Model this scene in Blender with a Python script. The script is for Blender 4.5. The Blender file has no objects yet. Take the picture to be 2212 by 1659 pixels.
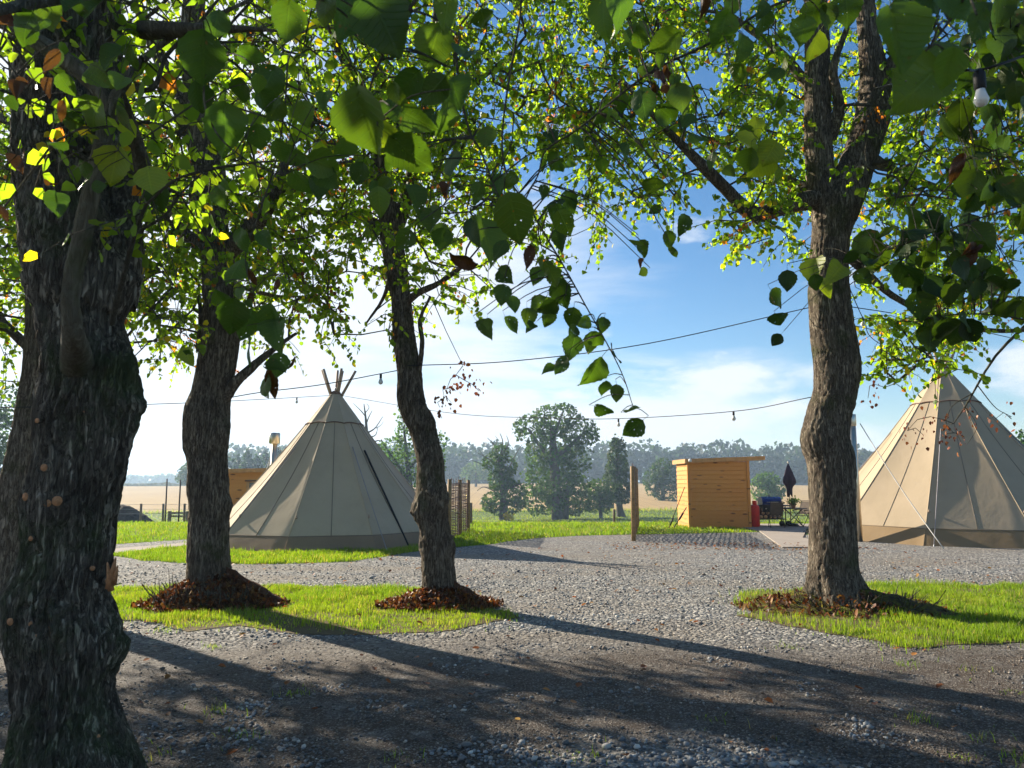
import bpy, math, random
import numpy as np
from mathutils import Vector, Matrix
R = math.radians
scene = bpy.context.scene
col = scene.collection
rng = np.random.default_rng(7)
random.seed(7)

# ------------------------------------------------------------------ camera
FPX = 731.0                 # focal length in pixels of a 1024 wide picture
CAM_H = 1.6
PITCH = math.atan(96 / FPX)
cam_d = bpy.data.cameras.new('camera')
cam_d.sensor_width = 36.0
cam_d.lens = 36.0 * FPX / 1024.0
cam_d.clip_start = 0.05
cam_d.clip_end = 20000
cam_d.dof.use_dof = True; cam_d.dof.focus_distance = 13.0; cam_d.dof.aperture_fstop = 9.0
cam = bpy.data.objects.new('camera', cam_d)
cam.location = (0, 0, CAM_H)
cam.rotation_euler = (math.pi / 2 + PITCH, 0, 0)
col.objects.link(cam)
scene.camera = cam

# ------------------------------------------------------------------ sky, sun, exposure
SUN_AZ, SUN_EL = R(49), R(26)          # azimuth to the left of +Y
SUN_DIR = Vector((-math.sin(SUN_AZ) * math.cos(SUN_EL), math.cos(SUN_AZ) * math.cos(SUN_EL), math.sin(SUN_EL)))
world = bpy.data.worlds.new('World'); scene.world = world; world.use_nodes = True
wt = world.node_tree; wt.nodes.clear()
def wn(t, **k):
    n = wt.nodes.new(t)
    for a, b in k.items(): setattr(n, a, b)
    return n
wl = wt.links.new
w_out = wn('ShaderNodeOutputWorld'); w_bg = wn('ShaderNodeBackground')
sky = wn('ShaderNodeTexSky', sky_type='NISHITA', sun_disc=False)
sky.sun_elevation = SUN_EL; sky.sun_rotation = -SUN_AZ
sky.air_density = 1.0; sky.dust_density = 0.25; sky.ozone_density = 2.5; sky.altitude = 60
hsv = wn('ShaderNodeHueSaturation'); hsv.inputs['Saturation'].default_value = 1.26
wl(sky.outputs[0], hsv.inputs['Color'])
tc = wn('ShaderNodeTexCoord'); sep = wn('ShaderNodeSeparateXYZ'); wl(tc.outputs['Generated'], sep.inputs[0])
def wmath(op, a, b=None, clamp=False):
    n = wn('ShaderNodeMath', operation=op, use_clamp=clamp)
    for i, v in enumerate((a, b)):
        if v is None: continue
        if isinstance(v, (int, float)): n.inputs[i].default_value = v
        else: wl(v, n.inputs[i])
    return n.outputs[0]
zc = wmath('ADD', wmath('MAXIMUM', sep.outputs[2], 0.0), 0.16)
comb = wn('ShaderNodeCombineXYZ')
wl(wmath('DIVIDE', sep.outputs[0], zc), comb.inputs[0]); wl(wmath('DIVIDE', sep.outputs[1], zc), comb.inputs[1])
mp = wn('ShaderNodeMapping'); wl(comb.outputs[0], mp.inputs[0])
mp.inputs['Location'].default_value = (3.1, 0.4, 0); mp.inputs['Scale'].default_value = (0.62, 1.0, 1)
nz = wn('ShaderNodeTexNoise'); nz.inputs['Scale'].default_value = 0.95; nz.inputs['Detail'].default_value = 9
nz.inputs['Roughness'].default_value = 0.56; nz.inputs['Distortion'].default_value = 0.25
wl(mp.outputs[0], nz.inputs['Vector'])
# cover grows towards the horizon, and the bank of cloud lies on the sun's side of the sky
vdot = wn('ShaderNodeVectorMath', operation='DOT_PRODUCT'); wl(tc.outputs['Generated'], vdot.inputs[0])
vdot.inputs[1].default_value = (-0.80, 0.60, 0.0)
bank = wmath('MULTIPLY', wmath('SUBTRACT', vdot.outputs['Value'], 0.36), 0.80)
low = wmath('MULTIPLY', wmath('POWER', wmath('SUBTRACT', 1.0, wmath('MAXIMUM', sep.outputs[2], 0.0)), 9.0), 0.36)
cov = wmath('ADD', wmath('ADD', nz.outputs[0], bank), low)
mp2 = wn('ShaderNodeMapping'); wl(tc.outputs['Generated'], mp2.inputs[0]); mp2.inputs['Scale'].default_value = (3.4, 3.4, 8.5); mp2.inputs['Location'].default_value = (0.7, 2.2, 0.3)
nz2 = wn('ShaderNodeTexNoise'); nz2.inputs['Scale'].default_value = 1.5; nz2.inputs['Detail'].default_value = 9; nz2.inputs['Roughness'].default_value = 0.55; wl(mp2.outputs[0], nz2.inputs['Vector'])
belt = wn('ShaderNodeMapRange', interpolation_type='SMOOTHSTEP'); belt.inputs['From Min'].default_value = 0.26; belt.inputs['From Max'].default_value = 0.05; wl(sep.outputs[2], belt.inputs['Value'])
cumulus = wn('ShaderNodeMapRange', interpolation_type='SMOOTHSTEP'); cumulus.inputs['From Min'].default_value = 0.60; cumulus.inputs['From Max'].default_value = 0.76
wl(wmath('ADD', nz2.outputs[0], wmath('MULTIPLY', belt.outputs[0], 0.20)), cumulus.inputs['Value'])
ramp = wn('ShaderNodeMapRange', interpolation_type='SMOOTHSTEP'); ramp.inputs['From Min'].default_value = 0.58; ramp.inputs['From Max'].default_value = 0.80
wl(cov, ramp.inputs['Value'])
mixc = wn('ShaderNodeMix', data_type='RGBA'); wl(wmath('MULTIPLY', wmath('MAXIMUM', ramp.outputs[0], cumulus.outputs[0]), 0.90), mixc.inputs[0])
wl(hsv.outputs[0], mixc.inputs[6])
mixc.inputs[7].default_value = (6.5, 6.8, 7.2, 1)
wl(mixc.outputs[2], w_bg.inputs[0]); w_bg.inputs[1].default_value = 0.061
wl(w_bg.outputs[0], w_out.inputs[0])

sun_d = bpy.data.lights.new('sun', 'SUN'); sun_d.energy = 5.0; sun_d.angle = R(0.53); sun_d.color = (1.0, 0.90, 0.74)
sun = bpy.data.objects.new('sun', sun_d); col.objects.link(sun)
sun.rotation_euler = SUN_DIR.to_track_quat('Z', 'Y').to_euler(); sun.location = (0, 0, 40)
vs = scene.view_settings
vs.view_transform = 'Standard'; vs.look = 'None'; vs.gamma = 1.0; vs.use_curve_mapping = False
vs.exposure = 1.35
scene.cycles.use_denoising = True
scene.cycles.max_bounces = 10; scene.cycles.transparent_max_bounces = 24
scene.cycles.transmission_bounces = 6; scene.cycles.diffuse_bounces = 4
scene.cycles.volume_bounces = 1
scene.cycles.sample_clamp_indirect = 6

# ------------------------------------------------------------------ picture <-> place (coordinates of a 2212 x 1659 view of the photo)
KPX = 1024 / 2212
cp, sp = math.cos(PITCH), math.sin(PITCH)
def ray(dx, dy):
    u = (dx * KPX - 512) / FPX; v = (384 - dy * KPX) / FPX
    return Vector((u, cp - sp * v, sp + cp * v))
def gp(dx, dy, z=0.0):
    r = ray(dx, dy); t = (z - CAM_H) / r.z
    return Vector((r.x * t, r.y * t, z))
def at(dx, dy, Y):
    r = ray(dx, dy); t = Y / r.y
    return Vector((r.x * t, Y, CAM_H + r.z * t))
def pxw(w, dx, dy, Y):          # metres for w view pixels at that spot
    r = ray(dx, dy); t = Y / r.y
    return w * KPX / FPX * t
def proj(P):                    # array of points -> view pixels
    P = np.asarray(P, float); d = P - np.array([0, 0, CAM_H])
    f = d[:, 1] * cp + d[:, 2] * sp; u = -d[:, 1] * sp + d[:, 2] * cp
    f = np.where(f < 0.05, 0.05, f)
    return np.stack([(d[:, 0] / f * FPX + 512) / KPX, (384 - u / f * FPX) / KPX], 1)

# ------------------------------------------------------------------ numeric noise
def _hash(ix, iy, iz, seed):
    h = (ix * 374761393 + iy * 668265263 + iz * 2147483647 + seed * 974711).astype(np.int64)
    h = (h ^ (h >> 13)) * 1274126177 & 0x7fffffff
    h = (h ^ (h >> 16)) * 668265263 & 0x7fffffff
    return (h ^ (h >> 15)) / float(0x7fffffff)
def vnoise(P, seed=0):
    P = np.asarray(P, float); i = np.floor(P).astype(np.int64); f = P - i; f = f * f * (3 - 2 * f)
    r = 0
    for a in (0, 1):
        for b in (0, 1):
            for c in (0, 1):
                w = (f[:, 0] if a else 1 - f[:, 0]) * (f[:, 1] if b else 1 - f[:, 1]) * (f[:, 2] if c else 1 - f[:, 2])
                r = r + w * _hash(i[:, 0] + a, i[:, 1] + b, i[:, 2] + c, seed)
    return r * 2 - 1
def fbm(P, seed=0, oct=3):
    s = 0; a = 1.0; P = np.asarray(P, float)
    for k in range(oct):
        s = s + a * vnoise(P * 2 ** k, seed + k); a *= 0.5
    return s

# ------------------------------------------------------------------ mesh helpers
class MB:
    """collects pieces of ONE mesh"""
    def __init__(s): s.v = []; s.f = {}; s.n = 0; s.c = []; s.hasc = False; s.uv = []
    def add(s, V, faces, c=None):
        V = np.asarray(V, float).reshape(-1, 3)
        groups = {}
        if isinstance(faces, np.ndarray): groups[faces.shape[1]] = faces
        else:
            for f in faces: groups.setdefault(len(f), []).append(f)
        for k, a in groups.items(): s.f.setdefault(k, []).append(np.asarray(a, np.int64) + s.n)
        s.v.append(V); s.n += len(V)
        if c is not None: s.hasc = True
        cc = np.ones((len(V), 4)); 
        if c is not None: cc[:, :3] = c
        s.c.append(cc)
    def box(s, x0, x1, y0, y1, z0, z1, M=None):
        V = np.array([[x, y, z] for z in (z0, z1) for y in (y0, y1) for x in (x0, x1)], float)
        if M is not None: V = np.array([M @ Vector(p) for p in V])
        s.add(V, [[0, 2, 3, 1], [4, 5, 7, 6], [0, 1, 5, 4], [2, 6, 7, 3], [0, 4, 6, 2], [1, 3, 7, 5]])
    def tube(s, pts, rad, sides=6, cap=True, c=None):
        V, F = tube_geo(pts, rad, sides, cap); s.add(V, F, c)
    def lathe(s, prof, sides=16, center=(0, 0, 0)):
        V = []; n = len(prof)
        for r, z in prof:
            for k in range(sides):
                a = 2 * math.pi * k / sides; V.append((center[0] + r * math.cos(a), center[1] + r * math.sin(a), center[2] + z))
        F = [[i * sides + k, i * sides + (k + 1) % sides, (i + 1) * sides + (k + 1) % sides, (i + 1) * sides + k] for i in range(n - 1) for k in range(sides)]
        F.append(list(range(sides))[::-1]); F.append([(n - 1) * sides + k for k in range(sides)])
        s.add(V, F)
    def build(s, name, mat, parent=None, smooth=True, origin=None):
        V = np.concatenate(s.v) if s.v else np.zeros((0, 3))
        if origin is None: origin = parent_world(parent)
        V = V - np.array(origin)
        me = bpy.data.meshes.new(name)
        sizes = sorted(s.f); nl = 0; ls = []; lt = []; lv = []
        for k in sizes:
            A = np.concatenate(s.f[k]); lv.append(A.ravel()); ls.append(nl + np.arange(len(A)) * k); lt.append(np.full(len(A), k)); nl += A.size
        lv = np.concatenate(lv); ls = np.concatenate(ls); lt = np.concatenate(lt)
        me.vertices.add(len(V)); me.vertices.foreach_set('co', V.astype(np.float32).ravel())
        me.loops.add(len(lv)); me.loops.foreach_set('vertex_index', lv.astype(np.int32))
        me.polygons.add(len(ls)); me.polygons.foreach_set('loop_start', ls.astype(np.int32)); me.polygons.foreach_set('loop_total', lt.astype(np.int32))
        me.update(calc_edges=True)
        me.polygons.foreach_set('use_smooth', np.full(len(ls), smooth, bool))
        if s.hasc:
            at_ = me.color_attributes.new('tint', 'FLOAT_COLOR', 'POINT'); at_.data.foreach_set('color', np.concatenate(s.c).astype(np.float32).ravel())
        if mat is not None: me.materials.append(mat)
        o = bpy.data.objects.new(name, me); col.objects.link(o)
        if parent is None: o.location = origin
        else: o.parent = parent
        return o
_pw = {}
def parent_world(p):
    if p is None: return (0, 0, 0)
    x = np.zeros(3)
    while p is not None: x = x + np.array(p.location); p = p.parent
    return tuple(x)
def smooth_path(pts, n):
    """Catmull-Rom through rows of pts (any dimension)"""
    P = np.asarray(pts, float)
    if len(P) == 2: P = np.array([P[0], (P[0] + P[1]) / 2, P[1]])
    P = np.vstack([2 * P[0] - P[1], P, 2 * P[-1] - P[-2]])
    m = len(P) - 3; t = np.linspace(0, m - 1e-6, n); i = t.astype(int); f = (t - i)[:, None]
    a, b, c, d = P[i], P[i + 1], P[i + 2], P[i + 3]
    return 0.5 * (2 * b + (c - a) * f + (2 * a - 5 * b + 4 * c - d) * f ** 2 + (3 * b - a - 3 * c + d) * f ** 3)
def frames(P):
    T = np.gradient(P, axis=0); T /= np.linalg.norm(T, axis=1)[:, None] + 1e-9
    up = np.array([0.13, 0.97, 0.2]); 
    if abs(np.dot(T[0], up)) > 0.9: up = np.array([1, 0.1, 0.1])
    N = np.zeros_like(T); n = up - T[0] * np.dot(up, T[0]); N[0] = n / np.linalg.norm(n)
    for i in range(1, len(T)):
        n = N[i - 1] - T[i] * np.dot(N[i - 1], T[i]); N[i] = n / (np.linalg.norm(n) + 1e-9)
    return T, N, np.cross(T, N)
def tube_geo(pts, rad, sides=6, cap=True):
    P = np.asarray(pts, float).reshape(-1, 3); n = len(P); rad = np.broadcast_to(np.asarray(rad, float), (n,))
    T, N, B = frames(P); a = np.arange(sides) * 2 * math.pi / sides
    V = P[:, None, :] + rad[:, None, None] * (np.cos(a)[None, :, None] * N[:, None, :] + np.sin(a)[None, :, None] * B[:, None, :])
    i, k = np.meshgrid(np.arange(n - 1), np.arange(sides), indexing='ij'); k2 = (k + 1) % sides
    F = np.stack([i * sides + k, i * sides + k2, (i + 1) * sides + k2, (i + 1) * sides + k], -1).reshape(-1, 4)
    F = [list(f) for f in F]
    if cap and sides > 2: F.append(list(range(sides))[::-1]); F.append([(n - 1) * sides + q for q in range(sides)])
    return V.reshape(-1, 3), F
def thing(name, loc, label, cat, group=None, rz=0):
    o = bpy.data.objects.new(name, None); col.objects.link(o); o.location = loc; o.rotation_euler = (0, 0, rz); o.empty_display_size = 0.2
    tag(o, label, cat, group); return o
def tag(o, label=None, cat=None, group=None, kind=None):
    if label: o['label'] = label
    if cat: o['category'] = cat
    if group: o['group'] = group
    if kind: o['kind'] = kind
    return o
def dupe(o, parent=None, loc=None):
    c = o.copy(); col.objects.link(c); c.parent = parent
    if loc is not None: c.location = loc
    return c

# ------------------------------------------------------------------ materials
class NT:
    def __init__(s, name):
        s.m = bpy.data.materials.new(name); s.m.use_nodes = True; s.t = s.m.node_tree; s.t.nodes.clear()
        s.out = s.t.nodes.new('ShaderNodeOutputMaterial')
    def n(s, typ, ins=None, **k):
        x = s.t.nodes.new(typ)
        for a, b in k.items(): setattr(x, a, b)
        for a, b in (ins or {}).items(): s.set(x, a, b)
        return x
    def set(s, x, a, b):
        if hasattr(b, 'is_output') or isinstance(b, bpy.types.NodeSocket): s.t.links.new(b, x.inputs[a])
        else:
            if isinstance(b, tuple) and len(b) == 3 and x.inputs[a].type == 'RGBA': b = b + (1,)
            x.inputs[a].default_value = b
    def math(s, op, a, b=0.0, clamp=False):
        x = s.n('ShaderNodeMath', {0: a, 1: b}, operation=op, use_clamp=clamp); return x.outputs[0]
    def mix(s, f, a, b, blend='MIX'):
        x = s.n('ShaderNodeMix', {0: f, 6: a, 7: b}, data_type='RGBA', blend_type=blend); return x.outputs[2]
    def coord(s, kind='Object', scale=(1, 1, 1), loc=(0, 0, 0), rot=(0, 0, 0)):
        t = s.n('ShaderNodeTexCoord'); m = s.n('ShaderNodeMapping', {'Vector': t.outputs[kind], 'Scale': scale, 'Location': loc, 'Rotation': rot}); return m.outputs[0]
    def world(s, scale=(1, 1, 1)):
        g = s.n('ShaderNodeNewGeometry'); m = s.n('ShaderNodeMapping', {'Vector': g.outputs['Position'], 'Scale': scale}); return m.outputs[0]
    def noise(s, vec, scale, detail=4, rough=0.55, dist=0.0):
        return s.n('ShaderNodeTexNoise', {'Vector': vec, 'Scale': scale, 'Detail': detail, 'Roughness': rough, 'Distortion': dist}).outputs[0]
    def vor(s, vec, scale, feature='F1', rnd=1.0):
        return s.n('ShaderNodeTexVoronoi', {'Vector': vec, 'Scale': scale, 'Randomness': rnd}, feature=feature)
    def ramp(s, f, stops, interp='LINEAR'):
        x = s.n('ShaderNodeValToRGB', {0: f}); e = x.color_ramp; e.interpolation = interp
        while len(e.elements) > 1: e.elements.remove(e.elements[-1])
        e.elements[0].position = stops[0][0]; e.elements[0].color = (*stops[0][1], 1) if not isinstance(stops[0][1], float) else (stops[0][1],) * 3 + (1,)
        for p, c in stops[1:]:
            q = e.elements.new(p); q.color = (*c, 1) if not isinstance(c, float) else (c, c, c, 1)
        return x.outputs[0]
    def maprange(s, v, a, b, c=0.0, d=1.0):
        return s.n('ShaderNodeMapRange', {'Value': v, 'From Min': a, 'From Max': b, 'To Min': c, 'To Max': d}).outputs[0]
    def bump(s, h, strength=0.5, dist=0.01, normal=None):
        i = {'Height': h, 'Strength': strength, 'Distance': dist}
        if normal is not None: i['Normal'] = normal
        return s.n('ShaderNodeBump', i).outputs[0]
    def bsdf(s, color, rough=0.8, normal=None, metal=0.0, spec=0.3, **extra):
        i = {'Base Color': color, 'Roughness': rough, 'Metallic': metal, 'Specular IOR Level': spec}
        if normal is not None: i['Normal'] = normal
        i.update(extra)
        return s.n('ShaderNodeBsdfPrincipled', i).outputs[0]
    def attr(s, name='tint'):
        return s.n('ShaderNodeAttribute', attribute_name=name).outputs['Color']
    def done(s, sh): s.t.links.new(sh, s.out.inputs[0]); return s.m
M = {}
def plain(name, color, rough=0.7, metal=0.0, spec=0.3, var=0.15, scale=8.0):
    t = NT(name); v = t.noise(t.coord(), scale, 5)
    c = t.mix(t.maprange(v, 0.3, 0.7), tuple(x * (1 - var) for x in color), tuple(min(1, x * (1 + var)) for x in color))
    M[name] = t.done(t.bsdf(c, rough, metal=metal, spec=spec)); return M[name]
def leaf_material(name, trans=0.5, gloss=0.35, tr_gain=(1.25, 1.35, 0.55), veins=False):
    t = NT(name); c = t.attr()
    if veins:
        oi = t.n('ShaderNodeObjectInfo'); c = t.mix(1.0, oi.outputs['Color'], c, 'MULTIPLY')
        uv = t.n('ShaderNodeUVMap').outputs[0]; sx = t.n('ShaderNodeSeparateXYZ', {0: uv})
        au = t.math('ABSOLUTE', sx.outputs[0])
        ph = t.math('MULTIPLY', t.math('SUBTRACT', sx.outputs[1], t.math('MULTIPLY', au, 0.55)), 8.0)
        fr = t.math('ABSOLUTE', t.math('SUBTRACT', t.math('FRACT', ph), 0.5))
        vein = t.math('MAXIMUM', t.maprange(fr, 0.0, 0.09, 1, 0), t.maprange(au, 0.0, 0.035, 1, 0))
        obj = t.coord('Object'); seed = t.n('ShaderNodeVectorMath', {0: obj, 1: t.n('ShaderNodeCombineXYZ', {0: t.math('MULTIPLY', oi.outputs['Random'], 37.0)}).outputs[0]}, operation='ADD').outputs[0]
        blot = t.noise(seed, 4, 5)
        c = t.mix(t.maprange(blot, 0.42, 0.66, 0, 0.45), c, t.mix(1.0, c, (1.25, 1.05, 0.55), 'MULTIPLY'))
        c = t.mix(t.math('MULTIPLY', vein, 0.35), c, t.mix(1.0, c, (1.7, 1.6, 1.4), 'MULTIPLY'))
        spots = t.vor(seed, 9); brown = t.maprange(t.noise(seed, 3.5, 4), 0.68, 0.73, 0, 0.85)
        c = t.mix(brown, c, (0.16, 0.07, 0.02))
        nrm = t.bump(t.math('MULTIPLY', vein, -1.0), 0.5, 0.002)
    else: nrm = None
    tr = t.mix(1.0, c, tr_gain, 'MULTIPLY')
    i1 = {'Color': tr}
    if nrm is not None: i1['Normal'] = nrm
    a = t.bsdf(c, 0.48, spec=gloss, normal=nrm)
    b = t.n('ShaderNodeBsdfTranslucent', i1).outputs[0]
    m = t.n('ShaderNodeMixShader', {0: trans, 1: a, 2: b}).outputs[0]
    if veins:
        hole = t.maprange(t.math('ADD', spots.outputs['Distance'], t.math('MULTIPLY', t.noise(seed, 30, 2), 0.12)), 0.18, 0.21, 1, 0)
        pick = t.math('GREATER_THAN', t.n('ShaderNodeSeparateColor', {0: spots.outputs['Color']}).outputs[0], 0.72)
        m = t.n('ShaderNodeMixShader', {0: t.math('MULTIPLY', hole, pick), 1: m, 2: t.n('ShaderNodeBsdfTransparent').outputs[0]}).outputs[0]
    M[name] = t.done(m); return M[name]
# ================================================================== the setting
def soil_mat():
    t = NT('turf_soil'); p = t.world()
    n1 = t.noise(p, 0.35, 5); n2 = t.noise(p, 9, 4)
    c = t.ramp(n1, [(0.3, (0.062, 0.10, 0.016)), (0.55, (0.085, 0.13, 0.02)), (0.75, (0.11, 0.125, 0.035))])
    c = t.mix(t.maprange(n2, 0.4, 0.7, 0, 0.5), c, (0.05, 0.06, 0.018))
    M['turf'] = t.done(t.bsdf(c, 0.9, t.bump(n2, 0.6, 0.03), spec=0.1))
soil_mat()
t = NT('verge_soil'); n_ = t.noise(t.world(), 30, 6); M['verge_soil'] = t.done(t.bsdf(t.mix(n_, (0.08, 0.06, 0.035), (0.18, 0.14, 0.075)), 0.95, t.bump(n_, 0.8, 0.02), spec=0.1))
def pasture_mat():
    t = NT('stubble'); p = t.world()
    n1 = t.noise(p, 0.02, 5); n2 = t.noise(p, 0.5, 4); st = t.noise(t.world((0.015, 0.4, 1)), 1.0, 4)
    c = t.ramp(n1, [(0.3, (0.37, 0.25, 0.115)), (0.6, (0.42, 0.295, 0.14)), (0.8, (0.40, 0.30, 0.14))])
    c = t.mix(t.maprange(st, 0.45, 0.62, 0, 0.35), c, (0.30, 0.21, 0.125))
    wv = t.n('ShaderNodeTexWave', {'Vector': t.world((0.10, 0.035, 0)), 'Scale': 1.0, 'Distortion': 0.6, 'Detail': 1.0}).outputs[1]
    c = t.mix(t.maprange(wv, 0.93, 1.0, 0, 0.5), c, (0.24, 0.17, 0.10))
    c = t.mix(t.maprange(n2, 0.5, 0.75, 0, 0.3), c, (0.33, 0.26, 0.13))
    M['stubble'] = t.done(t.bsdf(c, 0.95, spec=0.05))
pasture_mat()
def gravel_mat():
    t = NT('gravel'); p = t.world()
    warp = t.n('ShaderNodeVectorMath', {0: p, 1: t.n('ShaderNodeTexNoise', {'Vector': p, 'Scale': 30.0}).outputs['Color']}, operation='MULTIPLY_ADD')
    v = t.vor(p, 27); v2 = t.vor(p, 61)
    sc = t.n('ShaderNodeSeparateColor', {0: v.outputs['Color']})
    c = t.ramp(sc.outputs[0], [(0.0, (0.05, 0.052, 0.055)), (0.3, (0.12, 0.124, 0.127)), (0.65, (0.22, 0.22, 0.21)), (0.88, (0.34, 0.32, 0.29)), (1.0, (0.52, 0.49, 0.44))])
    c = t.mix(t.maprange(t.n('ShaderNodeSeparateColor', {0: v2.outputs['Color']}).outputs[1], 0.6, 1.0, 0, 0.5), c, (0.14, 0.11, 0.085))
    n = t.noise(t.world((0.35, 1.1, 1)), 0.9, 6); c = t.mix(t.maprange(n, 0.42, 0.66, 0, 0.6), c, (0.20, 0.165, 0.125))
    # worn, earthy band along the near side of the trees, dirt colour darkened to deepen the shade
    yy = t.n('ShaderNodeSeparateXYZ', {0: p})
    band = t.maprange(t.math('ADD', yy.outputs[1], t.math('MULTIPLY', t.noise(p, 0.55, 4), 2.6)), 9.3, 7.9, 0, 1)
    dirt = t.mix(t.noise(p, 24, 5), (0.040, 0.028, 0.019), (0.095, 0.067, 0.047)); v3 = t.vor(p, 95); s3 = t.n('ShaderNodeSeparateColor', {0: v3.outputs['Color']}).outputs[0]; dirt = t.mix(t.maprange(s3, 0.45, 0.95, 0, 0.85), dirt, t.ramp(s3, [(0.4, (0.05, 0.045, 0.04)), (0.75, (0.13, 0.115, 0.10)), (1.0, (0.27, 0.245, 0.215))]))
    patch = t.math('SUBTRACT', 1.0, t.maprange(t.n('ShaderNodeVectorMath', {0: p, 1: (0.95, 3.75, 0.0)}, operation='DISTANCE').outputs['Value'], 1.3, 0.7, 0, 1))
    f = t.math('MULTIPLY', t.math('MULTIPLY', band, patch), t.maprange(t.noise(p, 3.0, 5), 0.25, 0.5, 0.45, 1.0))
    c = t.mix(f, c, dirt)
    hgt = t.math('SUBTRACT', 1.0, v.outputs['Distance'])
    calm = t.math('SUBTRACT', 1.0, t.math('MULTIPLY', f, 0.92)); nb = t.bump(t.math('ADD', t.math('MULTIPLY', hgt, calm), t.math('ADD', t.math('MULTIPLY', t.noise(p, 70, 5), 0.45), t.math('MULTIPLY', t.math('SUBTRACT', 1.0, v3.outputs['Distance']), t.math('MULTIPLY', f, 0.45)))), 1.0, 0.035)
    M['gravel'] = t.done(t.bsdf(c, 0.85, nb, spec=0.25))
gravel_mat()
def stone_mat():
    t = NT('pebble'); c = t.mix(1.0, t.attr(), t.mix(t.noise(t.world(), 140, 3), (0.7, 0.7, 0.7), (1.3, 1.3, 1.3)), 'MULTIPLY')
    M['pebble'] = t.done(t.bsdf(c, 0.75, t.bump(t.noise(t.world(), 220, 3), 0.4, 0.004), spec=0.3))
stone_mat()
def blade_mat(name='blade', trans=0.45):
    t = NT(name); c = t.attr()
    a = t.bsdf(c, 0.55, spec=0.25)
    b = t.n('ShaderNodeBsdfTranslucent', {'Color': t.mix(1.0, c, (1.8, 1.9, 0.6), 'MULTIPLY')}).outputs[0]
    M[name] = t.done(t.n('ShaderNodeMixShader', {0: trans, 1: a, 2: b}).outputs[0])
blade_mat()
def concrete_mat():
    t = NT('paving'); p = t.world()
    c = t.mix(t.noise(p, 1.7, 6), (0.25, 0.215, 0.18), (0.36, 0.31, 0.265)); c = t.mix(t.maprange(t.noise(p, 25, 4), 0.5, 0.8, 0, 0.4), c, (0.26, 0.22, 0.19))
    M['paving'] = t.done(t.bsdf(c, 0.9, t.bump(t.noise(p, 60, 4), 0.3, 0.005), spec=0.15))
concrete_mat()

TY = np.array([-60, 26.5, 31, 45, 75, 110, 128, 145, 330, 400, 800, 1600, 5000.])
TZ = np.array([0, 0, -0.13, -1.25, -3.1, -4.55, -4.75, -4.4, -0.7, 0.0, -9, -16, -22.])
def hz(x, y):
    x = np.asarray(x, float); y = np.asarray(y, float)
    z = np.interp(y, TY, TZ)
    f = np.clip((y - 40) / 160, 0, 1)
    return z + f * (0.9 * np.sin(x / 95.0 + 0.6) - 0.010 * np.clip(x - 25, 0, 400)) * np.clip((900 - y) / 500, 0, 1)
def grid_sheet(name, xs, ys, mat, off=0.0, kind='structure', label=None):
    X, Y = np.meshgrid(xs, ys); Z = hz(X, Y) + off
    nx = len(xs); i, j = np.meshgrid(np.arange(len(ys) - 1), np.arange(nx - 1), indexing='ij')
    F = np.stack([i * nx + j, i * nx + j + 1, (i + 1) * nx + j + 1, (i + 1) * nx + j], -1).reshape(-1, 4)
    mb = MB(); mb.add(np.stack([X, Y, Z], -1).reshape(-1, 3), F); o = mb.build(name, mat); o['kind'] = kind
    return o
xs_far = np.concatenate([np.linspace(-4000, -420, 24), np.linspace(-400, 400, 81), np.linspace(420, 4000, 24)])
ys_far = np.concatenate([np.array([-60, 0, 10, 20, 26.5]), np.linspace(27, 45, 14), np.linspace(50, 150, 31), np.linspace(160, 420, 40), np.linspace(450, 1600, 40), np.linspace(1700, 5000, 12)])
grid_sheet('ground', xs_far, ys_far, M['turf'])
fx = np.linspace(-400, 330, 120); fy = np.linspace(139, 345, 50)
fo = grid_sheet('stubble_field', fx, fy, M['stubble'], 0.12)

def inpoly(P, poly):
    x, y = P[:, 0], P[:, 1]; ins = np.zeros(len(P), bool); n = len(poly)
    for i in range(n):
        x1, y1 = poly[i][:2]; x2, y2 = poly[(i + 1) % n][:2]
        c = ((y1 > y) != (y2 > y)) & (x < (x2 - x1) * (y - y1) / (y2 - y1 + 1e-12) + x1); ins ^= c
    return ins
def rough_poly(pts, step=0.35, amp=0.07, seed=3):
    out = []; n = len(pts)
    for i in range(n):
        a = np.array(pts[i][:2], float); b = np.array(pts[(i + 1) % n][:2], float); k = max(1, int(min(np.linalg.norm(b - a), 12) / step))
        for q in range(k): out.append(a + (b - a) * q / k)
    out = np.array(out); P3 = np.c_[out * 1.7, np.zeros(len(out))]
    out[:, 0] += amp * fbm(P3, seed, 3); out[:, 1] += amp * fbm(P3 + 9, seed, 3)
    return out
def sheet(name, poly, z, mat, kind='structure'):
    me = bpy.data.meshes.new(name); me.from_pydata([(p[0], p[1], z) for p in poly], [], [tuple(range(len(poly)))]); me.update()
    if me.polygons[0].normal.z < 0: me.flip_normals()
    me.materials.append(mat); o = bpy.data.objects.new(name, me); col.objects.link(o); o['kind'] = kind; return o
G = lambda *a: [tuple(gp(x, y))[:2] for x, y in a]
yard = G((245, 1200), (330, 1214), (420, 1219), (600, 1219), (760, 1213), (900, 1193), (980, 1183), (1080, 1173), (1150, 1163), (1250, 1158), (1365, 1155), (1500, 1153), (1640, 1150)) + [(8.4, 21.9), (18, 21.9), (22, 12), (22, -12), (-22, -12), (-22, 12.5), (-10, 13.2)]
yard = rough_poly(yard, 0.35, 0.10, 5)
sheet('gravel_yard', yard, 0.004, M['gravel'])
strip = rough_poly(G((60, 1196), (245, 1176), (420, 1165), (470, 1162), (470, 1169), (420, 1172), (245, 1189), (60, 1206)), 0.4, 0.06, 8)
sheet('gravel_path', strip, 0.004, M['gravel'])
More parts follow.
